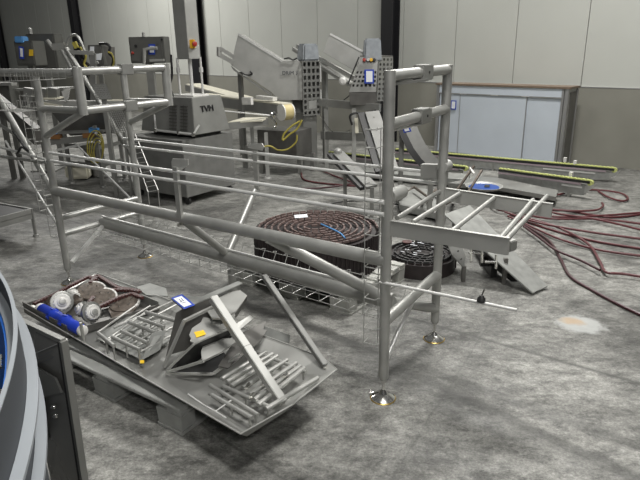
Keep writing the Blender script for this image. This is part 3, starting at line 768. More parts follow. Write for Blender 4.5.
b = S(); b.path([A(171, 55, 7.4), A(172, 75, 7.3), A(170, 85, 7.3), A(173, 97, 7.3)], .014, 8, smooth=4); b.done('black_cable', BLACKP, tv)
b = S(); b.obox(mc, TA, -.12, .14, -.14, .2, hz1+.001, hz1+.02); b.done('top_plate', WHITEP, tv)

# ------------------------------------------------------------------ feeders and conveyors at the back
def box3(c, ang, L, W, z0, z1): 
    s_ = S(); s_.obox(c, ang, -L/2, L/2, -W/2, W/2, z0, z1); return s_
wa = WANG
wx = V((math.cos(wa), math.sin(wa), 0)); wy = V((-math.sin(wa), math.cos(wa), 0))
def feeder(label, pts_h, Y, guard, cap, Yg, legs, depth, name='infeed_hopper'):
    g0 = A(*guard[2], Yg)
    t = thing(name, label, 'machine', up(g0, 0))
    b = S(); P3 = [A(x, y, Y) for x, y in pts_h]; b.prism(P3, V((.04, depth, 0))); h = b.done('hopper', SHEETL, t, bevel=.004)
    # open-top lip
    b = S(); b.beam(P3[0], P3[1], .02, .03); b.done('hopper_lip', RAIL, h)
    for (lx, y0, y1, Yl) in legs:
        p = A(lx, y0, Yl); q = A(lx, y1, Yl); q.z = max(0, q.z)
        b = S(); b.beam(up(p, p.z), up(p, 0), .07, .05, wy); b.done('leg', SHEET, t)
    return t
# feeder one
Y1 = 8.9
f1 = feeder('stainless hopper feeder with perforated guard, beside the tall hood machine', [(238, 34), (282, 61), (303, 61), (303, 100), (279, 100), (270, 91), (231, 65)], Y1, ((300, 60), (321, 62), (310, 117)), None, Y1, [(240, 72, 150, Y1+.2), (325, 64, 150, Y1+.5)], .42)
o0 = A(303, 116, Y1-.05); o1 = A(320, 117, Y1+.10); t0 = A(300, 61, Y1-.05)
b = S(); hh = zat(o0, 61)-o0.z; b.perf(o0, up(o1, o0.z)-o0, K*(hh*.52), 4, 5, .60, .02); b.perf(o0+K*hh*.52, up(o1, o0.z)-o0, K*(hh*.48), 4, 4, .62, .02)
gd = b.done('perforated_guard', SHEET, f1)
vb = up(o1, o0.z)-o0; nb = vb.cross(K).normalized()
if nb.dot(CAM-o0) < 0: nb = -nb
b = S(); b.prism([o0-nb*.34, o0+vb-nb*.34, o0+vb-nb*.30, o0-nb*.30], K*hh); b.prism([o0-nb*.30, o0-nb*.34, o0-nb*.34-vb*.05, o0-nb*.30-vb*.05], K*hh); b.prism([o0+vb, o0+vb-nb*.34, o0+vb*1.06-nb*.34, o0+vb*1.06], K*hh); b.prism([o0-nb*.03, o0+vb-nb*.03, o0+vb-nb*.3, o0-nb*.3], K*.02); b.prism([o0+K*(hh-.02), o0+vb+K*(hh-.02), o0+vb-nb*.34+K*(hh-.02), o0-nb*.34+K*(hh-.02)], K*.02); b.done('guard_casing', SHEET, f1)
b = S()
for k in (0.12, .56): b.beam(o0+vb*1.02+nb*.02+K*hh*(k+.05), o0+vb*1.02+nb*.02+K*hh*(k+.35), .02, .02, nb)
b.done('guard_handle', RAIL, gd)
b = S(); c = (o0+vb*.56-nb*.10); b.obox(c, math.atan2(vb.y, vb.x), -vb.length*.40, vb.length*.40, -.10, .10, o0.z+hh+.001, o0.z+hh+.24, -.02, -.015) ; b.done('motor_cover', CAPG, f1, bevel=.02)
b = S(); b.obox(o0+vb*.5-nb*.17, math.atan2(vb.y, vb.x), -.12, .12, -.12, .12, 0.0, o0.z); b.done('pedestal', SHEET, f1, bevel=.004)
b = S(); b.prism([o0+vb*.3+K*.10-nb*(-.021), o0+vb*.75+K*.10+nb*.021, o0+vb*.75+K*.22+nb*.021, o0+vb*.3+K*.22+nb*.021], nb*.004); b.done('cover_plate', SHEETL, gd)
hc = A(290, 73, Y1-.02)
text('DRIM 3', hc-V((0, .01, 0)), V((1, 0, 0)), K, .075, 'lettering', GREY, f1, .003)
b = S(); b.beam(A(220, 48, Y1), A(234, 57, Y1), .05, .05); b.beam(A(218, 54, Y1), A(234, 63, Y1), .05, .06); b.tube(A(219, 47, Y1), A(219, 56, Y1), .035, 12); b.done('chute_arm', SHEETL, f1)
b = S(); b.path([A(x, y, Y1-.05) for x, y in ((284, 59), (289, 58), (293, 60), (297, 58))], .012, 6, smooth=3); b.done('black_cable', BLACKP, f1)
b = S(); b.path([A(x, y, Y1-.02) for x, y in ((241, 72), (246, 75), (252, 74), (250, 71))], .012, 6, smooth=3); b.done('black_cable', BLACKP, f1)
b = S(); b.plate([A(231, 66, Y1-.01), A(238, 72, Y1-.01), A(262, 88, Y1-.01), A(272, 94, Y1-.01), A(271, 96, Y1-.01), A(233, 70, Y1-.01)], .05); b.done('underside_rail', SHEET, f1)
# belt conveyor in front of feeder one
Yc = 8.35
cv = thing('belt_conveyor', 'white belt conveyor with yellowed end roll below the first hopper', 'conveyor', up(A(262, 150, Yc), 0))
b = S(); pA, pB = A(205, 94, 10.4), A(287, 104, Yc); b.beam(pA, pB, .17, .02); b.done('belt', CREAM, cv)
b = S(); pd = (pB-pA).normalized(); sd = pd.cross(K).normalized()
for k in (-1, 1): b.beam(pA+sd*.09*k-K*.09, pB+sd*.09*k-K*.09-pd*.12, .012, .15)
each(b, 'side_frame', SHEET, cv)
b = S(); b.tube(pB-K*.115-sd*.075-pd*.04, pB-K*.115+sd*.075-pd*.04, .115, 24); b.done('end_roll', CREAMY, cv)
for k in (-1, 1):
    b = S(); b.lathe(pB-K*.115+sd*.082*k-pd*.04, sd*k, ((.118, -.012), (.118, .006), (.10, .008)), 24); b.done('end_disc', WHITEP, cv)
for (x, yb) in ((268, 178), (254, 168)):
    g = G(x, yb); b = S(); b.beam(up(g, .03), up(g, .66), .05, .05, V((1, 0, 0))); b.lathe(up(g, 0), K, ((.06, 0), (.05, .02), (.02, .03)), 14); b.done('leg', SHEETL, cv)
g = G(268, 178)
b = S(); b.prism([A(228, 122, g.y-.05), A(243, 117.5, g.y+.2), A(268, 117, g.y), A(262, 120, g.y-.1)], -K*.02); b.done('infeed_belt', CREAM, cv)
b = S(); b.beam(A(225, 127, g.y-.08), A(268, 121, g.y-.02), .02, .10); b.done('infeed_side', SHEET, cv)
b = S(); b.tube(A(224, 111, g.y), A(276, 116, g.y), .011, 8); b.done('guide_rail', RAIL, cv)
b = S(); b.path([A(x, y, g.y-.05) for x, y in ((270, 116), (275, 121), (276, 126), (272, 128))], .015, 8, smooth=3); b.lathe(A(273, 115, g.y), V((.3, -1, 0)), ((.05, 0), (.05, .03), (.03, .04)), 16); b.done('tension_arm', CHROME, cv)
b = S(); b.obox(G(286, 172), wa+.3, -.33, .33, -.25, .25, .28, .66); o = b.done('drive_box', DSHEET, cv, bevel=.006)
b = S(); b.obox(G(300, 170), wa+.3, .10, .16, -.25, -.19, 0, .28); b.obox(G(288, 172), wa+.3, -.35, -.29, -.25, -.19, 0, .28); b.obox(G(288, 172), wa+.3, .29, .35, .19, .25, 0, .28); each(b, 'box_foot', SHEET, o)
b = S(); b.obox(G(262, 168), wa+.3, -.26, .26, -.12, .12, .28, .36); b.done('grey_tray', SHEETL, cv)
b = S(); b.path([A(x, y, 7.9) for x, y in ((302, 120), (297, 129), (290, 134), (283, 140), (284, 134), (292, 126), (300, 121))], .014, 6, smooth=5); b.done('yellow_cable', YHOSE, cv)
b = S(); b.path([A(x, y, 7.95) for x, y in ((297, 135), (296, 142), (288, 149), (278, 150), (270, 146), (262, 147))], .012, 6, smooth=5); b.done('yellow_cable', YHOSE, cv)
b = S(); b.beam(A(243, 101, 8.4), A(252, 101, 8.3), .05, .10); b.beam(A(258, 97, 8.8), A(275, 99, 8.6), .10, .05); each(b, 'white_block', WHITEP, cv)
# second, rear white conveyor
rv = thing('belt_conveyor', 'second white belt conveyor running to the wall behind the hood machine', 'conveyor', up(A(215, 120, 11.0), 0))
b = S(); pA, pB = A(193, 84, 12.6), A(245, 98, 10.0); b.beam(pA, pB, .30, .02); b.done('belt', CREAM, rv)
b = S(); pd = (pB-pA).normalized(); sd = pd.cross(K).normalized()
for k in (-1, 1): b.beam(pA+sd*.17*k-K*.07, pB+sd*.17*k-K*.07, .015, .13)
each(b, 'side_frame', SHEET, rv)
for f in (.1, .9):
    p = pA.lerp(pB, f)
    b = S(); b.beam(up(p, p.z-.05), up(p, 0), .06, .06, V((1, 0, 0))); b.done('leg', SHEET, rv)
# feeder two
Y2 = 8.6
f2 = feeder('stainless hopper feeder with sloping perforated control face, on the right', [(330, 34), (366, 53), (353, 70), (323, 52)], Y2+.5, ((360, 57), (377, 56), (365, 92)), None, Y2, [(324, 62, 150, Y2+.8)], .35)
b = S(); P = [A(349, 92, Y2), A(376, 92, Y2-.05), A(378, 57, Y2-.0), A(361, 57, Y2+.02)]
def lerp2(a, c, t): return a+(c-a)*t
# perforated sloping face: strips between holes
def trap(P, nx, ny, hole, th, rows=None):
    s_ = S(); n = (P[1]-P[0]).cross(P[3]-P[0]).normalized()
    if n.dot(CAM-P[0]) < 0: n = -n
    def pt(u_, v_): return lerp2(lerp2(P[0], P[1], u_), lerp2(P[3], P[2], u_), v_)
    def cuts(m): 
        L = [0.0]
        for i in range(m): L += [(i+.5-hole/2)/m, (i+.5+hole/2)/m]
        return L+[1.0]
    cx, cy = cuts(nx), cuts(ny)
    for i in range(len(cx)-1):
        for j in range(len(cy)-1):
            if i % 2 and j % 2 and (rows is None or (j//2) in rows): continue
            s_.prism([pt(cx[i], cy[j]), pt(cx[i+1], cy[j]), pt(cx[i+1], cy[j+1]), pt(cx[i], cy[j+1])], -n*th)
    return s_, n
b, n2 = trap(P, 6, 8, .55, .015, (1, 2, 3, 4)); cf = b.done('control_face', SHEET, f2)
b = S(); b.prism([p-n2*.04 for p in P], -n2*.02); b.done('back_plate', BLACKP, f2)
b, n3 = trap([A(377, 101, Y2-.03), A(393, 101, Y2+.25), A(393, 57, Y2+.25), A(379, 57, Y2-.0)], 4, 9, .5, .015); b.done('side_grille', SHEET, f2)
b = S(); b.prism([A(379, 101, Y2+.1), A(393, 101, Y2+.35), A(393, 57, Y2+.35), A(379, 57, Y2+.1)], (.0, .03, 0)); b.prism([A(360, 57, Y2+.02), A(378, 57, Y2), A(393, 57, Y2+.25), A(376, 56.5, Y2+.35)], K*.02); b.done('casing', DSHEET, f2)
b = S(); P4 = [A(350, 105, Y2), A(376, 106, Y2-.05), A(376, 92.3, Y2-.05), A(349, 92.3, Y2)]; b.prism(P4, V((.1, .35, 0))); b.done('lower_box', DSHEET, f2, bevel=.005)
b = S(); p = A(359, 57, Y2-.02); q = A(348, 84, Y2-.02); b.beam(p, q, .02, .02); b.done('black_edge', BLACKP, f2)
b = S(); b.plate([A(364.5, 69.5, Y2-.08), A(374, 69.5, Y2-.08), A(374, 83.5, Y2-.08), A(364.5, 83.5, Y2-.08)], .01); o = b.done('tape_border', BLUET, f2)
b = S(); b.plate([A(366.2, 71, Y2-.085), A(372.5, 71, Y2-.085), A(372.5, 82, Y2-.085), A(366.2, 82, Y2-.085)], .003); b.done('paper_label', PAPER, o)
for i, (x, m) in enumerate(((364, RED), (368, SHEETL), (371, YELB), (374, BLACKP))):
    b = S(); b.lathe(A(x, 60, Y2-.03), V((0, -1, .1)), ((.022, 0), (.025, .02), (.018, .03)), 12); b.done('push_button', m, cf)
b = S(); c = A(372, 59, Y2+.12); cz = c.z; b.obox(c, 0, -.11, .11, -.12, .12, cz-.03, cz+.28, -.02, -.02); b.done('motor_cover', CAPG, f2, bevel=.02)
b = S()
for (a, c_) in (((293, 49), (352, 86)), ((297, 46), (356, 79))): b.beam(A(*a, Y2+1.1), A(*c_, Y2+.02), .03, .06)
b.beam(A(296, 49, Y2+1.1), A(353, 84, Y2+.05), .12, .01); b.done('inclined_chute', SHEETL, f2)
b = S(); b.lathe(A(343, 81, Y2-.1), V((-.2, -1, 0)), ((.05, 0), (.055, .03), (.03, .05)), 18); b.done('white_pulley', WHITEP, f2)
b = S(); b.beam(A(308, 101, Y2+.5), A(380, 108, Y2-.1), .08, .11); b.beam(A(322, 135, Y2+.45), A(388, 138, Y2-.2), .08, .12); each(b, 'stand_beam', SHEET, f2)
for x, Yl in ((354, Y2+.05), (386, Y2-.15), (326, Y2+.4)):
    p = A(x, 108, Yl); b = S(); b.beam(up(p, p.z), up(p, 0), .06, .06, V((1, 0, 0))); b.done('leg', SHEETL, f2)
b = S(); b.path([A(x, y, Y2-.1) for x, y in ((352, 125), (350, 116), (356, 113), (366, 113), (376, 110), (378, 107))], .016, 8, smooth=4); b.done('black_cable', BLACKP, f2)
b = S(); b.path([A(x, y, Y2+.3) for x, y in ((350, 95), (341, 102), (333, 104), (326, 103))], .008, 6, smooth=4); b.done('thin_cable', BLACKP, f2)
b = S(); b.path([A(x, y, Y2+.3) for x, y in ((320, 114), (328, 127), (337, 134), (350, 130))], .006, 6, smooth=4); b.done('thin_cable', DSHEET, f2)
b = S(); b.beam(A(356, 118, Y2-.02), A(357, 133, Y2-.02), .05, .03, V((0, 1, 0))); b.done('cream_strip', CREAM, f2)

# ------------------------------------------------------------------ dismantled conveyor sections right of centre
def inclined(a, Ya, c, Yc_, w_, label, m, dark_side=1, name='guide_section'):
    p, r = A(*a, Ya), A(*c, Yc_)
    t = thing(name, label, 'conveyor part', up(r, 0)); d = (r-p).normalized(); sd = d.cross(V((0, 1, 0))).normalized()
    b = S(); b.beam(p, r, .03, w_, V((1, 0, 0)) if abs(d.x) < .9 else K); b.done('side_plate', m, t, bevel=.003)
    b = S(); o_ = V((-w_*.75, .02, -.02)); b.beam(p+o_, r+o_, .04, w_*.45, V((1, 0, 0))); b.done('wear_strip', BLACKP, t)
    b = S()
    for k in range(5):
        c_ = p.lerp(r, .1+.2*k); b.lathe(c_+V((0, -.017, 0)), V((0, -1, 0)), ((.012, 0), (.010, .008)), 10)
    each(b, 'bolt', CHROME, t)
    return t
i1 = inclined((372, 112), 6.9, (391, 171), 6.1, .17, 'steep grey guide section left of the near right post', PROFG)
b = S(); p = A(392, 172, 6.1); b.beam(p+K*.02, up(p, 0), .06, .04, V((1, 0, 0))); b.done('stand', SHEET, i1)
i3 = inclined((338, 153), 6.6, (372, 187), 5.9, .13, 'short grey guide section leaning behind the guide rails', PROFG)
b = S(); p = A(338, 152, 6.6); b.lathe(p, V((0, -1, 0)), ((.045, -.02), (.045, .03), (.02, .05)), 18); b.done('end_boss', SHEETL, i3)
b = S(); p = A(345, 165, 6.5); b.beam(p, up(p, 0), .04, .04, V((1, 0, 0))); b.done('prop', SHEET, i3)
b = S(); p = A(372, 187, 5.9); b.beam(p, up(p, 0), .04, .04, V((1, 0, 0))); b.done('prop', SHEET, i3)
# curved section with tag
t = thing('curved_guide', 'curved dark and grey guide section carrying a blue edged tag', 'conveyor part', up(A(425, 172, 6.0), 0))
cpts = [(399, 122, 6.5), (404, 136, 6.4), (411, 150, 6.3), (419, 161, 6.2), (428, 170, 6.1)]
for off, th, m, nm in ((0, .07, BLACKP, 'dark_edge'), (8.5, .15, PROFG, 'curved_plate')):
    b = S(); Q = [A(x+off, y-off*.25, Y) for x, y, Y in cpts]
    rings = []
    for i, q_ in enumerate(Q):
        d = (Q[min(i+1, 4)]-Q[max(i-1, 0)]).normalized(); a = d.cross(V((0, 1, 0))).normalized()
        rings.append([b.bm.verts.new(q_+a*(th/2)*k+V((0, yy, 0))) for k, yy in ((-1, 0), (1, 0), (1, .04), (-1, .04))])
    b.loft(rings); b.done(nm, m, t)
b = S(); b.plate([A(401.5, 126, 5.9), A(409, 124.5, 5.9), A(411.5, 131.5, 5.9), A(404, 133, 5.9)], .004); o = b.done('tape_border', BLUET, t)
b = S(); b.plate([A(403.3, 127.3, 5.89), A(408, 126.4, 5.89), A(409.6, 130.6, 5.89), A(405, 131.6, 5.89)], .002); b.done('paper_label', PAPER, o)
b = S(); p = A(431, 172, 6.1); b.beam(p+K*.03, up(p, 0), .05, .05, V((1, 0, 0))); p = A(402, 128, 6.55); b.beam(p, up(p, 0), .05, .05, V((1, 0, 0))); b.done('stand', SHEET, t)
# long floor conveyors with yellow-green chains
def floorconv(a, c, zt, H_, label, blocks, endpart=True, wd=.05):
    p, r = G(*a, zt), G(*c, zt); d = (r-p).normalized(); sd = d.cross(K).normalized()
    if sd.dot(CAM-p) < 0: sd = -sd
    t = thing('chain_conveyor', label, 'conveyor', up((p+r)/2, 0))
    b = S(); b.beam(p-K*.006, r-K*.006, wd, .010); n = int((r-p).length/.05)
    for k in range(n): q_ = p.lerp(r, k/n); b.beam(q_+K*.001, q_+d*.03+K*.001, wd*.96, .006)
    b.tube(r-K*.035-sd*wd*.45, r-K*.035+sd*wd*.45, .034, 16); b.done('chain', YGREEN, t)
    b = S(); b.beam(p+sd*wd*.52-K*.026, r+sd*wd*.52-K*.026, .02, .030); b.beam(p-sd*wd*.52-K*.026, r-sd*wd*.52-K*.026, .02, .030); each(b, 'black_wear_strip', BLACKP, t)
    b = S(); b.beam(p+sd*wd*.52-K*.058, r+sd*wd*.52-K*.058-d*.1, .02, .022); b.done('mauve_strip', PINK, t)
    b = S()
    for k in (-1, 1): b.beam(p+sd*wd*.5*k-K*(.07+H_/2), r+sd*wd*.5*k-K*(.07+H_/2)-d*.05, .008, H_)
    each(b, 'side_plate', GALV, t)
    b = S()
    for f in (.12, .5, .8):
        q_ = p.lerp(r, f)
        for k in (-1, 1): b.beam(up(q_+sd*wd*.4*k, zt-.08), up(q_+sd*wd*.4*k, 0), .03, .03, d)
    each(b, 'foot', SHEET, t)
    if endpart:
        b = S(); e = r-d*.02+sd*wd*.56
        b.plate([e-K*.08-d*.35, e-K*.07+d*.02, e-K*.02+d*.10, e-K*.10+d*.05, e-K*(H_+.07)-d*.05, e-K*(H_+.09)-d*.25], .008); b.done('end_plate', SHEETL, t)
        b = S(); b.beam(p.lerp(r, .72)+sd*wd*.60-K*.10, p.lerp(r, .93)+sd*wd*.60-K*.10, .012, .018); b.done('bright_bar', RAIL, t)
    for x, y in blocks:
        b = S(); q_ = G(x, y, zt); b.beam(q_-K*.01, q_+K*.05, .05, .04, d); b.done('white_block', WHITEP, t)
    return t
floorconv((396, 148.5), (615, 167.5), .20, .10, 'long floor conveyor with yellow green chain along the cabinet', [(575, 164), (565, 161)])
floorconv((500, 168), (591, 180), .24, .12, 'shorter floor conveyor with yellow green chain, nearer the hoses', [(571, 176)])
floorconv((326, 151), (466, 166), .20, .08, 'short floor conveyor piece with yellow green chain behind the far right post', [], False)
def slab(pts, z, th, label, m, name, cat='conveyor part', zs=None):
    b = S(); P3 = [G(x, y, (zs[i] if zs else z)) for i, (x, y) in enumerate(pts)]; b.prism(P3, (0, 0, -th)); return tag(b.done(name, m, bevel=.002), label, cat)
slab([(448, 183), (478, 176), (500, 178), (558, 190), (556, 197), (500, 187)], .12, .05, 'long grey side beam lying behind the blue dish', SHEET, 'side_beam')
slab([(345, 163), (470, 174), (468, 180), (345, 170)], .12, .09, 'grey conveyor trough lying left of the far right post', GALV, 'trough')
slab([(395, 186), (440, 190), (446, 215), (400, 205)], .10, .07, 'flat grey sheet lying behind the ladder rungs', GALV, 'flat_sheet', 'sheet')
# blue dish
dc2 = G(484, 186, .17); ds = thing('shallow_dish', 'shallow steel dish with blue inside lying among the side beams', 'dish', up(dc2, .12))
b = S(); b.lathe(up(dc2, .145), K, ((.10, 0), (.20, .004), (.225, .03), (.215, .03), (.19, .01), (.10, .008)), 32); b.done('bowl', SHEETL, ds)
b = S(); b.lathe(up(dc2, .156), K, ((.185, 0), (.18, .006)), 32); b.done('blue_film', BLUED, ds)
b = S(); b.beam(up(dc2, .168)+V((.02, -.05, 0)), up(dc2, .168)+V((.06, .06, 0)), .06, .008); b.done('dark_block', BLACKP, ds)
t = thing('linkage_arm', 'dark steel linkage rods leaning left of the blue dish', 'linkage', up(G(450, 200, .2), 0))
b = S()
for (a, za, c, zc_) in (((450, 200), .10, (474, 166), .45), ((462, 202), .10, (482, 170), .40), ((446, 204), .12, (458, 196), .2)): b.beam(G(*a, za), G(*c, zc_), .022, .022)
b.done('rods', RUST, t)
b = S(); b.beam(G(470, 168, .42), G(474, 174, .40), .02, .02); b.beam(G(453, 202, .14), G(453, 202, 0), .03, .03, V((1, 0, 0))); b.done('bright_pin', WHITEP, t)
for i, (pts, lab) in enumerate((([(422, 203), (436, 190), (440, 196)], 'small clamp lying left of the far right post'), ([(400, 196), (414, 187), (432, 200)], 'dark angled lever lying behind the guide rails'))):
    b = S(); b.path([G(x, y, .17) for x, y in pts], .014, 8); b.beam(G(*pts[0], .17), G(*pts[0], .105), .03, .03, V((1, 0, 0))); tag(b.done('loose_lever', RUST), lab, 'lever')
# ramp plates
t = thing('ramp_plate', 'long flat grey plate sloping to the floor below the ladder', 'plate', G(540, 288, .0))
b = S(); b.plate([G(444, 214, .50), G(470, 205, .50), G(548, 286, .025), G(533, 293, .025)], .012); b.done('plate', GALV, t, bevel=.002)
b = S(); b.plate([G(480, 250, .26), G(486, 252, .24), G(520, 281, .07), G(512, 281, .02), G(487, 262, .03)], .008); b.done('black_under_sheet', BLACKP, t)  # black sheet filling the dark area beneath the sloping plate
for (x, y, z) in ((455, 212, .48), (506, 258, .22)):
    p = G(x, y, z); b = S(); b.beam(p, up(p, 0), .03, .03, V((1, 0, 0))); b.done('support', DSHEET, t)
t = thing('ramp_plate', 'drilled grey side plate leaning beside the small dark belt roll', 'plate', G(465, 262, .0))
b = S(); b.plate([G(440, 228, .42), G(452, 226, .42), G(466, 256, .20), G(464, 268, .12), G(452, 255, .2)], .010); b.done('plate', SHEET, t, bevel=.002)
b = S()
for x, y, z in ((448, 236, .38), (453, 243, .33), (458, 251, .27), (461, 259, .20)): b.lathe(G(x, y, z+.01), V((0, -1, .3)), ((.009, 0), (.008, .006)), 8)
each(b, 'bolt', CHROME, t)
b = S(); b.beam(G(464, 266, .13), up(G(464, 266, .13), 0), .03, .03, V((1, 0, 0))); b.done('support', DSHEET, t)
b = S(); b.beam(G(472, 240, .05), G(494, 272, .05), .05, .10); b.beam(G(480, 262, .1), G(496, 262, .1), .05, .06); tag(b.done('black_bracket', BLACKP), 'black angular bracket on the floor under the ladder', 'bracket')

# ------------------------------------------------------------------ hoses
hoses = [
 ([(500, 204), (520, 212), (560, 210), (610, 217), (650, 213)], REDH, 'top red hose of the bundle running right'),
 ([(496, 208), (530, 214), (575, 217), (650, 212)], REDH, 'second red hose of the bundle running right'),
 ([(500, 207), (545, 218), (600, 219), (650, 225)], REDH, 'third red hose of the bundle, drooping at the right edge'),
 ([(505, 212), (540, 223), (590, 232), (650, 240)], REDH, 'red hose running straight right just below the bundle'),
 ([(510, 214), (540, 226), (590, 240), (650, 250)], REDH, 'red hose second below the bundle to the right edge'),
 ([(508, 216), (530, 226), (560, 239), (600, 250), (650, 257)], REDH, 'red hose third below the bundle to the right edge'),
 ([(520, 216), (557, 227), (587, 243), (600, 262), (606, 272), (625, 274), (650, 278)], REDH, 'red hose curving down then right in the large loop'),
 ([(515, 220), (540, 238), (556, 250), (580, 260), (600, 270)], DARKH, 'dark hose ending inside the loop of red hoses'),
 ([(520, 222), (548, 240), (560, 258), (570, 276), (592, 290), (620, 305), (650, 319)], DARKH, 'longest dark red hose sweeping to the lower right edge'),
 ([(534, 199), (556, 195), (578, 191), (598, 190), (620, 193), (628, 198), (622, 201), (608, 197), (598, 191)], REDH, 'red hose looping beyond the nearer floor conveyor'),
 ([(545, 209), (575, 211), (596, 210), (603, 206), (602, 203)], REDH, 'short red hose end curling up above the bundle'),
 ([(480, 196), (500, 210), (530, 208), (560, 214), (600, 220), (650, 232)], REDH, 'red hose crossing the bundle from upper left'),
 ([(301, 172), (305, 180), (330, 184), (360, 186), (375, 184)], REDH, 'red hose loop on floor behind the guide rails'),
 ([(320, 170), (340, 178), (358, 184), (372, 187)], REDH, 'red hose beneath the short leaning guide section'),
 ([(290, 189), (320, 188), (345, 185), (365, 180)], DARKH, 'thin dark hose lying straight behind the guide rails'),
 ([(325, 205), (350, 201), (385, 203), (420, 208), (440, 215)], BLACKP, 'black cable bowed on the floor behind the belt roll'),
]
for i, (pts, m, lab) in enumerate(hoses):
    b = S(); z = .014+.016*(i % 4)*.6
    Q = [G(x, y, z) for x, y in pts]
    b.path(Q, .012 if m is not BLACKP else .009, 8, smooth=7)
    tag(b.done('hose' if m is not BLACKP else 'cable', m), lab, 'hose' if m is not BLACKP else 'cable', 'hoses on the floor' if m is not BLACKP else None)

# ------------------------------------------------------------------ cabinet against the wall
kb0, kb1 = G(434, 153), G(560, 168); kd = (kb1-kb0).normalized(); kn = V((kd.y, -kd.x, 0))
if kn.dot(CAM-kb0) < 0: kn = -kn
KL = (kb1-kb0).length; kz = zat(kb1, 89)
kd_ = .36
def KP(x, y, z): return kb0+kd*x-kn*y+K*z
kt = thing('sliding_door_cabinet', 'wide low cabinet with pale blue sliding doors and a brown wood top', 'cabinet', KP(KL/2, kd_/2, 0))
def kbox(x0, x1, y0, y1, z0, z1): 
    s_ = S(); s_.prism([KP(x0, y0, z0), KP(x1, y0, z0), KP(x1, y1, z0), KP(x0, y1, z0)], (0, 0, z1-z0)); return s_
kbox(0, KL, .03, kd_, .03, kz).done('body', SHEETL, kt)
kbox(-.02, KL+.03, -.02, kd_+.02, kz, kz+.028).done('wood_top', WOOD, kt)
kbox(.05, KL-.10, .0, .035, kz-.13, kz-.0).done('head_rail', BOARDF, kt)
kbox(.05, KL-.10, -.004, .0, kz-.145, kz-.125).done('track', ALU, kt)
dv = KL*.72
kbox(.06, dv, .012, .034, .05, kz-.135).done('sliding_door', BOARDF, kt)
kbox(dv+.006, KL-.11, .02, .034, .05, kz-.135).done('sliding_door', BOARDF, kt)
kbox(dv-.012, dv, .006, .012, .05, kz-.14).done('door_edge', ALU, kt)
kbox(KL*.20, KL*.20+.008, .006, .012, .05, kz-.14).done('door_edge', ALU, kt)
for x0, x1, y0 in ((0, .05, -.005), (KL-.10, KL-.065, -.005), (KL-.05, KL-.0, -.01)): kbox(x0, x1, y0, .04, 0, kz-.002).done('upright', ALU, kt)
kbox(KL, KL+.012, .06, kd_-.05, .06, kz-.05).done('side_sheet', DSHEET, kt)
kbox(KL-.01, KL+.02, kd_-.05, kd_, 0, kz-.001).done('upright', ALU, kt)
b = S()
for f in (.2, .45, .68): b.beam(KP(KL*f, -.006, kz-.134), KP(KL*f+.12, -.006, kz-.134), .004, .010)
each(b, 'rail_clip', RAIL, kt)
lt = kb0.copy(); q0 = A(451, 99, KP(.25, -.02, 0).y); 
_d = ray(453.5, 105); c = CAM+_d*((kb0+kn*.02-CAM).dot(kn)/_d.dot(kn))
b = S(); b.plate([c-kd*.05-K*.075, c+kd*.05-K*.075, c+kd*.05+K*.075, c-kd*.05+K*.075], .004); o = b.done('tape_border', BLUET, kt)
b = S(); c += kn*.003; b.plate([c-kd*.034-K*.058, c+kd*.034-K*.058, c+kd*.034+K*.058, c-kd*.034+K*.058], .002); b.done('paper_label', PAPER, o)

# ------------------------------------------------------------------ left background machines
def ctrl(x0, y0, x1, y1, Y, depth, label, side=.3, m=BOXG, standw=.08):
    c0 = A(x0, y1, Y); c1 = A(x1, y1, Y); z1 = A(x0, y0, Y).z; z0 = c0.z
    t = thing('control_box', label, 'control box', up((c0+c1)/2+V((0, depth/2, 0)), 0))
    c1 = up(c1, z0)
    b = S(); b.prism([c0, c1, c1+V((.05, depth, 0)), c0+V((.05, depth, 0))], K*(z1-z0)); bo = b.done('enclosure', m, t, bevel=.008)
    b = S(); p = (c0+c1)/2+V((0, depth*.5, 0)); b.beam(up(p, z0), up(p, .02), standw, standw, V((1, 0, 0))); b.obox(p, 0, -.2, .2, -.2, .2, 0, .02); b.done('stand', SHEET, t)
    b = S(); dd = (c1-c0)
    b.prism([c0+dd*.05+K*.03-V((0, .012, 0)), c0+dd*.95+K*.03-V((0, .012, 0)), c0+dd*.95+K*.03, c0+dd*.05+K*.03], K*(z1-z0-.06)); dr = b.done('door', m, t, bevel=.002)
    return t, bo, dr, c0, dd, z0, z1
# box one: large rear enclosure and small front one with blue cap
t, bo, dr, c0, dd, z0, z1 = ctrl(31, 34, 59, 70, 9.6, .22, 'large grey control box at far left, behind the wire cage')
b = S(); b.lathe(up(c0+dd*.2, z1), K, ((.03, 0), (.03, .08), (.015, .09)), 12); b.done('beacon', SHEETL, bo)
t, bo, dr, c0, dd, z0, z1 = ctrl(17.5, 41, 36, 66, 9.1, .3, 'small grey control box with yellow sticker and blue cap')
b = S(); c = A(20.5, 37.5, 9.15); b.beam(c+V((-.05, 0, -.03)), c+V((.07, 0, -.03)), .2, .09); b.done('blue_cap', BLUES, bo, bevel=.01)
b = S(); b.plate([A(18.5, 46, 9.04), A(23.5, 47, 9.04), A(24, 59, 9.04), A(19.5, 58.5, 9.04)], .006); o = b.done('tape_border', BLUET, bo)
b = S(); b.plate([A(19.8, 48, 9.03), A(22.6, 48.5, 9.03), A(23, 57, 9.03), A(20.5, 56.5, 9.03)], .003); b.done('paper_label', PAPER, o)
b = S(); b.plate([A(29, 49.5, 9.04), A(33, 49.5, 9.04), A(33, 56, 9.04), A(29, 56, 9.04)], .006); b.done('yellow_sticker', YELLOW, bo)
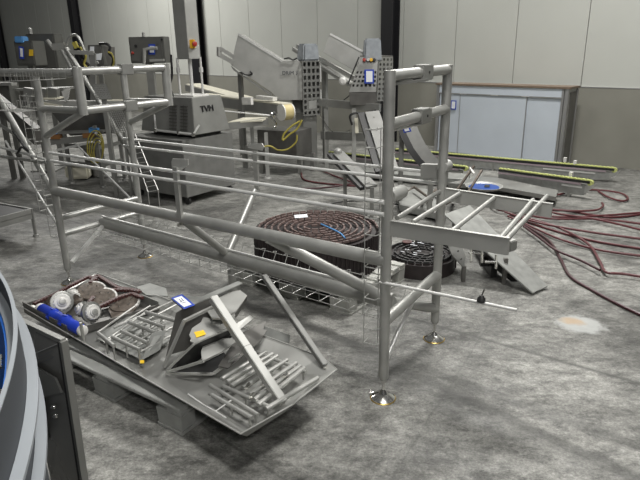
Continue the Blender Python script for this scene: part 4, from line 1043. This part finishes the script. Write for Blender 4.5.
# box two
t, bo, dr, c0, dd, z0, z1 = ctrl(90, 45, 104, 66, 8.6, .25, 'small grey control box with white labels left of the clamp', standw=.06)
b = S(); b.plate([A(90, 46.5, 8.54), A(94, 46.5, 8.54), A(94, 52.5, 8.54), A(90, 52.5, 8.54)], .006); b.plate([A(96, 54, 8.54), A(102, 53, 8.54), A(101, 60, 8.54), A(96, 60, 8.54)], .006); each(b, 'paper_label', PAPER, bo)
b = S(); b.prism([A(104, 66, 8.65), A(111, 66, 8.75), A(110, 47, 8.75), A(104, 46, 8.65)], V((0, .2, 0))); b.done('side_module', DSHEET, bo)
b = S(); b.path([A(x, y, 8.6) for x, y in ((99, 44), (103, 43.5), (107, 44), (110, 47), (109, 53), (113, 58), (112, 66), (109, 72))], .018, 8, smooth=4); b.done('black_cable', BLACKP, bo)
b = S(); b.path([A(x, y, 8.55) for x, y in ((108, 52), (112, 54), (114, 62), (111, 70))], .012, 8, smooth=4); b.done('yellow_cable', YHOSE, bo)
# box three
t, bo, dr, c0, dd, z0, z1 = ctrl(131, 37, 165.5, 63.5, 8.4, .16, 'wide grey control box with blue edged screen left of the mast', standw=.10)
b = S(); b.lathe(up(c0+dd*.45, z1), K, ((.02, 0), (.02, .05), (.01, .06)), 12); b.done('beacon', SHEETL, bo)
b = S(); b.plate([A(148.5, 44, 8.34), A(155, 44, 8.34), A(155, 54.5, 8.34), A(148.5, 54.5, 8.34)], .008); o = b.done('screen_border', BLUET, bo)
b = S(); b.plate([A(149.7, 46, 8.33), A(154, 46, 8.33), A(154, 52.5, 8.33), A(149.7, 52.5, 8.33)], .003); b.done('screen_label', PAPER, o)
b = S(); b.lathe(A(133, 53, 8.36), V((-.4, -1, 0)), ((.018, 0), (.02, .02), (.012, .03)), 12); b.done('red_button', RED, bo)
b = S(); b.lathe(A(136, 46, 8.36), V((0, -1, 0)), ((.02, 0), (.02, .02)), 10); b.lathe(A(162, 39.5, 8.36), V((0, -1, 0)), ((.015, 0), (.015, .02)), 10); each(b, 'black_knob', BLACKP, bo)
b = S(); b.path([A(144, 64, 8.25), A(144.5, 49.5, 8.25), A(150, 48.5, 8.25), A(157, 48, 8.25)], .022, 8); b.beam(A(150, 60.5, 8.25), A(164, 60, 8.25), .05, .03); b.done('arm_rail', SHEETL, bo)
# table machine at left
tm = thing('sorting_machine', 'grimy dark hopper machine on legs with coiled yellow hose, at far left', 'machine', G(95, 184, 0))
Yt = 8.0
b = S(); P = [A(45, 104, Yt), A(128, 106, Yt), A(118, 133, Yt+.1), A(70, 136, Yt+.1)]; b.prism(P, V((-.2, .8, 0))); b.done('dark_hopper', DSHEET, tm, bevel=.005)
b = S(); b.beam(A(40, 103, Yt-.02), A(132, 104, Yt-.02), .04, .07); b.beam(A(22, 89, Yt+.8), A(70, 88, Yt+.6), .3, .03); b.done('hopper_rim', SHEETL, tm)
b = S(); b.beam(A(43, 103.5, Yt-.06), A(62, 107, Yt-.06), .03, .04); b.beam(A(42, 98, Yt+.2), A(60, 98, Yt+.2), .3, .02); b.beam(A(96, 101, Yt+.2), A(128, 101, Yt+.2), .3, .02); each(b, 'white_belt_strip', CREAM, tm)
for x, yb in ((72, 183), (103, 187), (125, 180)):
    g = G(x, yb); b = S(); b.beam(up(g, .03), up(g, .85), .045, .045, V((1, 0, 0))); b.lathe(g, K, ((.05, 0), (.045, .02), (.02, .03)), 12); b.done('leg', SHEET, tm)
b = S(); g0, g1, g2 = G(72, 183), G(103, 187), G(125, 180)
for z in (.30, .55): b.beam(up(g0, z), up(g1, z), .03, .05); b.beam(up(g1, z), up(g2, z), .03, .05)
each(b, 'cross_rail', SHEET, tm)
for (a, c, r, m) in (((66, 48), (136, 162), .034, TUBE), ((62, 50), (78, 80), .03, SHEETL), ((86, 70), (98, 62), .02, TUBE)):
    b = S(); b.tube(A(*a, Yt-.2), A(*c, Yt-.2), r, 12); b.done('inclined_tube', m, tm)
b = S(); b.path([A(x, y, Yt-.2) for x, y in ((66, 46), (70, 37), (76, 35), (81, 42), (85, 52))], .018, 8, smooth=4); b.done('hoop', TUBE, tm)
b = S(); b.tube(A(47, 40, Yt-.2), A(54, 49, Yt-.2), .025, 10); b.beam(A(53, 47, Yt-.2), A(65, 46, Yt-.2), .05, .08); b.beam(A(65, 52, Yt-.2), A(94, 53, Yt-.2), .05, .05); b.done('clamp_head', SHEETL, tm)
b = S(); b.beam(A(93, 53, Yt-.2), A(93.5, 100, Yt-.2), .07, .04, V((0, 1, 0))); b.done('mounting_post', SHEET, tm)
b = S()
for (x, y) in ((75, 43), (78, 50), (80, 56), (84, 62)):
    b.path([A(x, y, Yt), A(x+5, y+3, Yt), A(x+3, y+9, Yt), A(x+7, y+14, Yt)], .018, 6, smooth=3)
each(b, 'black_cable', BLACKP, tm)
b = S(); b.path([A(x, y, Yt-.03) for x, y in ((80, 47), (86, 56), (84, 64), (90, 70))], .014, 6, smooth=3); b.beam(A(74, 42, Yt-.04), A(77, 48, Yt-.04), .05, .05); each(b, 'yellow_fitting', YHOSE, tm)
b = S()
for k in range(4):
    cx, cy, rx, ry = 97+k*.9-1.5, 147+k*1.5, 8.3-k*1.3, 16.5-k*2.2
    b.path([A(cx+rx*math.cos(a*math.pi/8), cy+ry*math.sin(a*math.pi/8), 7.75-.02*k) for a in range(16)], .008, 6, closed=True, smooth=2)
b.done('coiled_hose', YHOSE, tm)
b = S(); b.beam(A(96, 131, 7.78), A(96, 136, 7.78), .03, .05, V((0, 1, 0))); b.tube(A(96, 133, 7.70), A(96, 133, 8.0), .02, 8); b.done('hose_hook', SHEET, tm)
b = S(); b.beam(A(52, 131.5, 7.9), A(58, 131.5, 7.9), .1, .06); b.beam(A(90, 130, 7.9), A(98, 130.5, 7.9), .1, .06); each(b, 'blue_cap', BLUES, tm)
b = S(); b.beam(A(52, 136.5, 7.9), A(61, 136.5, 7.9), .1, .06); b.beam(A(84, 135.5, 7.9), A(97, 134, 7.9), .1, .06); each(b, 'orange_block', ORANGE, tm)
b = S(); b.beam(A(50, 142, 7.9), A(100, 137, 7.9), .05, .08); b.beam(A(46, 133, 7.92), A(104, 131, 7.92), .10, .03); b.done('lower_tray', SHEET, tm)
b = S(); b.beam(A(57, 150, 7.9), A(88, 143, 7.9), .04, .03); b.tube(A(75, 143, 7.6), A(137, 205, 6.6), .012, 8); each(b, 'slim_rod', RAIL, tm)
b = S(); 
for k in range(7): b.beam(A(62+k*.5, 92+k*1.6, Yt-.1), A(70-k*.3, 88+k*1.6, Yt-.1), .02, .02)
b.done('rib_panel', WHITEP, tm)
for k, (x0, x1) in enumerate(((25, 34), (38, 46), (50, 58))):
    b = S(); b.beam(A((x0+x1)/2, 88, Yt+.2), A((x0+x1)/2, 102, Yt+.2), .12, .10, V((0, 1, 0))); b.done('small_block', SHEET, tm)
b = S(); b.obox(G(97, 176), wa, -.12, .12, -.1, .1, .02, .5); b.done('lower_cabinet', DSHEET, tm)
# white tank on the floor
b = S(); g = G(80, 179); b.obox(g, .1, -.17, .17, -.12, .12, .02, .22); wt = b.done('white_canister', CREAM, bevel=.03); tag(wt, 'small cream canister on the floor under the dark hopper machine', 'canister')
hs = thing('machine_housing', 'dark machine housing cut off by the left edge of the photo', 'machine', up(A(-8, 110, 8.6), 0))
b = S(); p = A(-30, 112, 8.6); q = A(13, 112, 8.4); zt_ = A(0, 84, 8.5).z; b.prism([p, up(q, p.z), up(q, p.z)+V((-.1, .5, 0)), p+V((-.1, .5, 0))], K*(zt_-p.z)); b.done('housing', BOXG, hs, bevel=.01)
for xx in (2, 11):
    p = A(xx, 112, 8.6); b = S(); b.beam(p, up(p, 0), .06, .06, V((1, 0, 0))); b.done('leg', BOXG, hs)
b = S(); b.beam(A(-20, 84, 8.5), A(14, 84, 8.35), .10, .04); b.done('top_flange', SHEETL, hs)
mp_ = thing('mesh_panel', 'slanted grey mesh guard beside the far left leg, below the loop', 'panel', up(A(120, 130, 7.3), 0))
b, n6 = trap([A(113, 134, 7.25), A(134, 131, 7.25), A(122, 107, 7.3), A(103, 109, 7.3)], 10, 12, .6, .008); b.done('mesh_sheet', SHEET, mp_)
b = S(); p = A(124, 132, 7.3); b.beam(p, up(p, 0), .03, .03, V((1, 0, 0))); b.done('stand', SHEET, mp_)
# ladder-like guard leaning on the cabinet machine
lg = thing('wire_guard', 'narrow chrome wire guard leaning on the hood machine, behind the left posts', 'guard', G(150, 200, 0))
b = S(); a0, a1, c0_, c1_ = A(128, 135, 6.7), A(135, 134, 6.7), A(148, 192, 6.4), A(158, 190, 6.4)
b.tube(a0, c0_, .006, 6); b.tube(a1, c1_, .006, 6); n = 12
for k in range(n+1): b.tube(a0.lerp(c0_, k/n), a1.lerp(c1_, k/n), .004, 6)
b.tube(c0_, up(c0_, 0), .006, 6); b.tube(c1_, up(c1_, 0), .006, 6)
b.done('wires', WIRE, lg)
# grey perforated panel seen between the loop bars
pf = thing('mesh_panel', 'dark perforated panel tilted between the bars of the left loop', 'panel', up(A(100, 92, 7.2), 0))
b, n5 = trap([A(96, 99, 7.2), A(112, 99, 7.2), A(106, 84, 7.4), A(93, 84, 7.4)], 9, 8, .5, .01); b.done('perforated_sheet', SHEET, pf)
b = S(); p = A(104, 98, 7.25); b.beam(p, up(p, 0), .05, .05, V((1, 0, 0))); b.done('stand', SHEET, pf)

# low stand at the far left
ls = thing('low_conveyor', 'low steel conveyor frame with black belt at the left edge', 'conveyor', G(0, 240, 0))
lz = zat(G(36, 236), 208)
p1 = onz(36, 236, 0, lz); p0 = G(-60, 232, lz); d = (p0-p1).normalized(); sd = V((-d.y, d.x, 0))
if sd.y < 0: sd = -sd
b = S(); b.beam(p1-K*.03, p0-K*.03, .02, .05); b.beam(p1-K*.085, p0-K*.085, .02, .05); b.done('side_rail', SHEET, ls)
b = S(); q1 = p1+sd*.78; q0 = p0+sd*.78; b.beam(q1-K*.02, q0-K*.02, .02, .035); b.done('side_rail', SHEET, ls)
b = S(); b.prism([p1+d*.05-K*.05, q1+d*.05-K*.05, q0-K*.05, p0-K*.05], K*.045); b.done('belt', BLACKP, ls)
for pp in (p1, q1, p0, q0):
    b = S(); b.beam(pp-K*.01, up(pp, .02), .025, .025, V((1, 0, 0))); b.lathe(up(pp, 0), K, ((.03, 0), (.028, .015), (.012, .022)), 14); b.done('leg', SHEET, ls)
b = S(); b.beam(p1-K*.03, q1-K*.03, .02, .05); b.done('end_bar', SHEET, ls)
# left hanging section parts beyond the near left leg
lf = thing('left_rail_set', 'set of thin rails and braces joining the near left post from the left', 'rails', FP(-.4, 0, 0))
for (a, c, r, m) in ((FP(-1.2, -.03, 1.10), FP(0, -.03, 1.03), .010, RAIL), (FP(-.62, 0, 1.12), FP(-.03, 0, .48), .009, RAIL), (FP(-1.2, .1, 1.32), FP(-.28, .02, 1.12), .014, TUBE), (FP(-1.2, -.02, .98), FP(0, -.02, 1.0), .012, TUBE)):
    b = S(); b.tube(a, c, r, 10); b.done('rail', m, lf)
b = S(); b.path([FP(-.35, -.06, 1.22), FP(-.22, -.08, 1.15), FP(-.2, -.05, 1.08), FP(-.3, -.04, 1.1), FP(-.36, -.05, 1.05)], .009, 8, smooth=4); b.done('black_cable_tie', BLACKP, lf)
b = S(); b.beam(FP(-1.2, .25, 1.42), FP(-.33, .12, 1.16), .06, .14); b.done('dark_channel', DSHEET, lf)

# ------------------------------------------------------------------ lights: hall lamps high under the roof, plus two added fill lamps
def lamp(x, y, z, sx, sy, p, col=(1, .985, .95), tgt=None):
    l = bpy.data.lights.new('hall_or_fill_lamp', 'AREA'); l.shape = 'RECTANGLE'; l.size = sx; l.size_y = sy; l.energy = p; l.color = col
    o = bpy.data.objects.new('hall_or_fill_lamp', l); COL.objects.link(o); o.location = (x, y, z)
    if tgt: o.rotation_euler = (V(tgt)-V((x, y, z))).to_track_quat('-Z', 'Y').to_euler()
lamp(2.6, 6.6, 5.6, 1.2, .5, 340, tgt=(1.4, 4.2, 0))
lamp(2.0, 10.5, 5.8, 2.0, .6, 180)
lamp(-6, 14, 6, 2.5, .8, 450)
lamp(.6, 1.6, 5.6, 1.2, .5, 210)  # fill added overhead to brighten the foreground tubes and plates
lamp(1.0, -3.0, 5.0, 1.4, .5, 130, tgt=(.3, 4, .5))  # unseen fill added behind the camera to light front faces
wd = bpy.data.worlds.new('hall_ambient'); SC.world = wd; wd.use_nodes = True
nt = wd.node_tree; bg = nt.nodes['Background']
tc = nt.nodes.new('ShaderNodeTexCoord'); sx = nt.nodes.new('ShaderNodeSeparateXYZ'); rp = nt.nodes.new('ShaderNodeValToRGB')
nt.links.new(tc.outputs['Generated'], sx.inputs[0]); nt.links.new(sx.outputs[2], rp.inputs[0]); nt.links.new(rp.outputs[0], bg.inputs[0])
e = rp.color_ramp.elements; e[0].position = 0; e[0].color = (.16, .16, .155, 1); e[1].position = .75; e[1].color = (.62, .63, .62, 1)
bg.inputs[1].default_value = .19
SC.view_settings.view_transform = 'Standard'; SC.view_settings.look = 'None'; SC.view_settings.exposure = 0.07; SC.view_settings.gamma = 1
SC.view_settings.use_curve_mapping = False
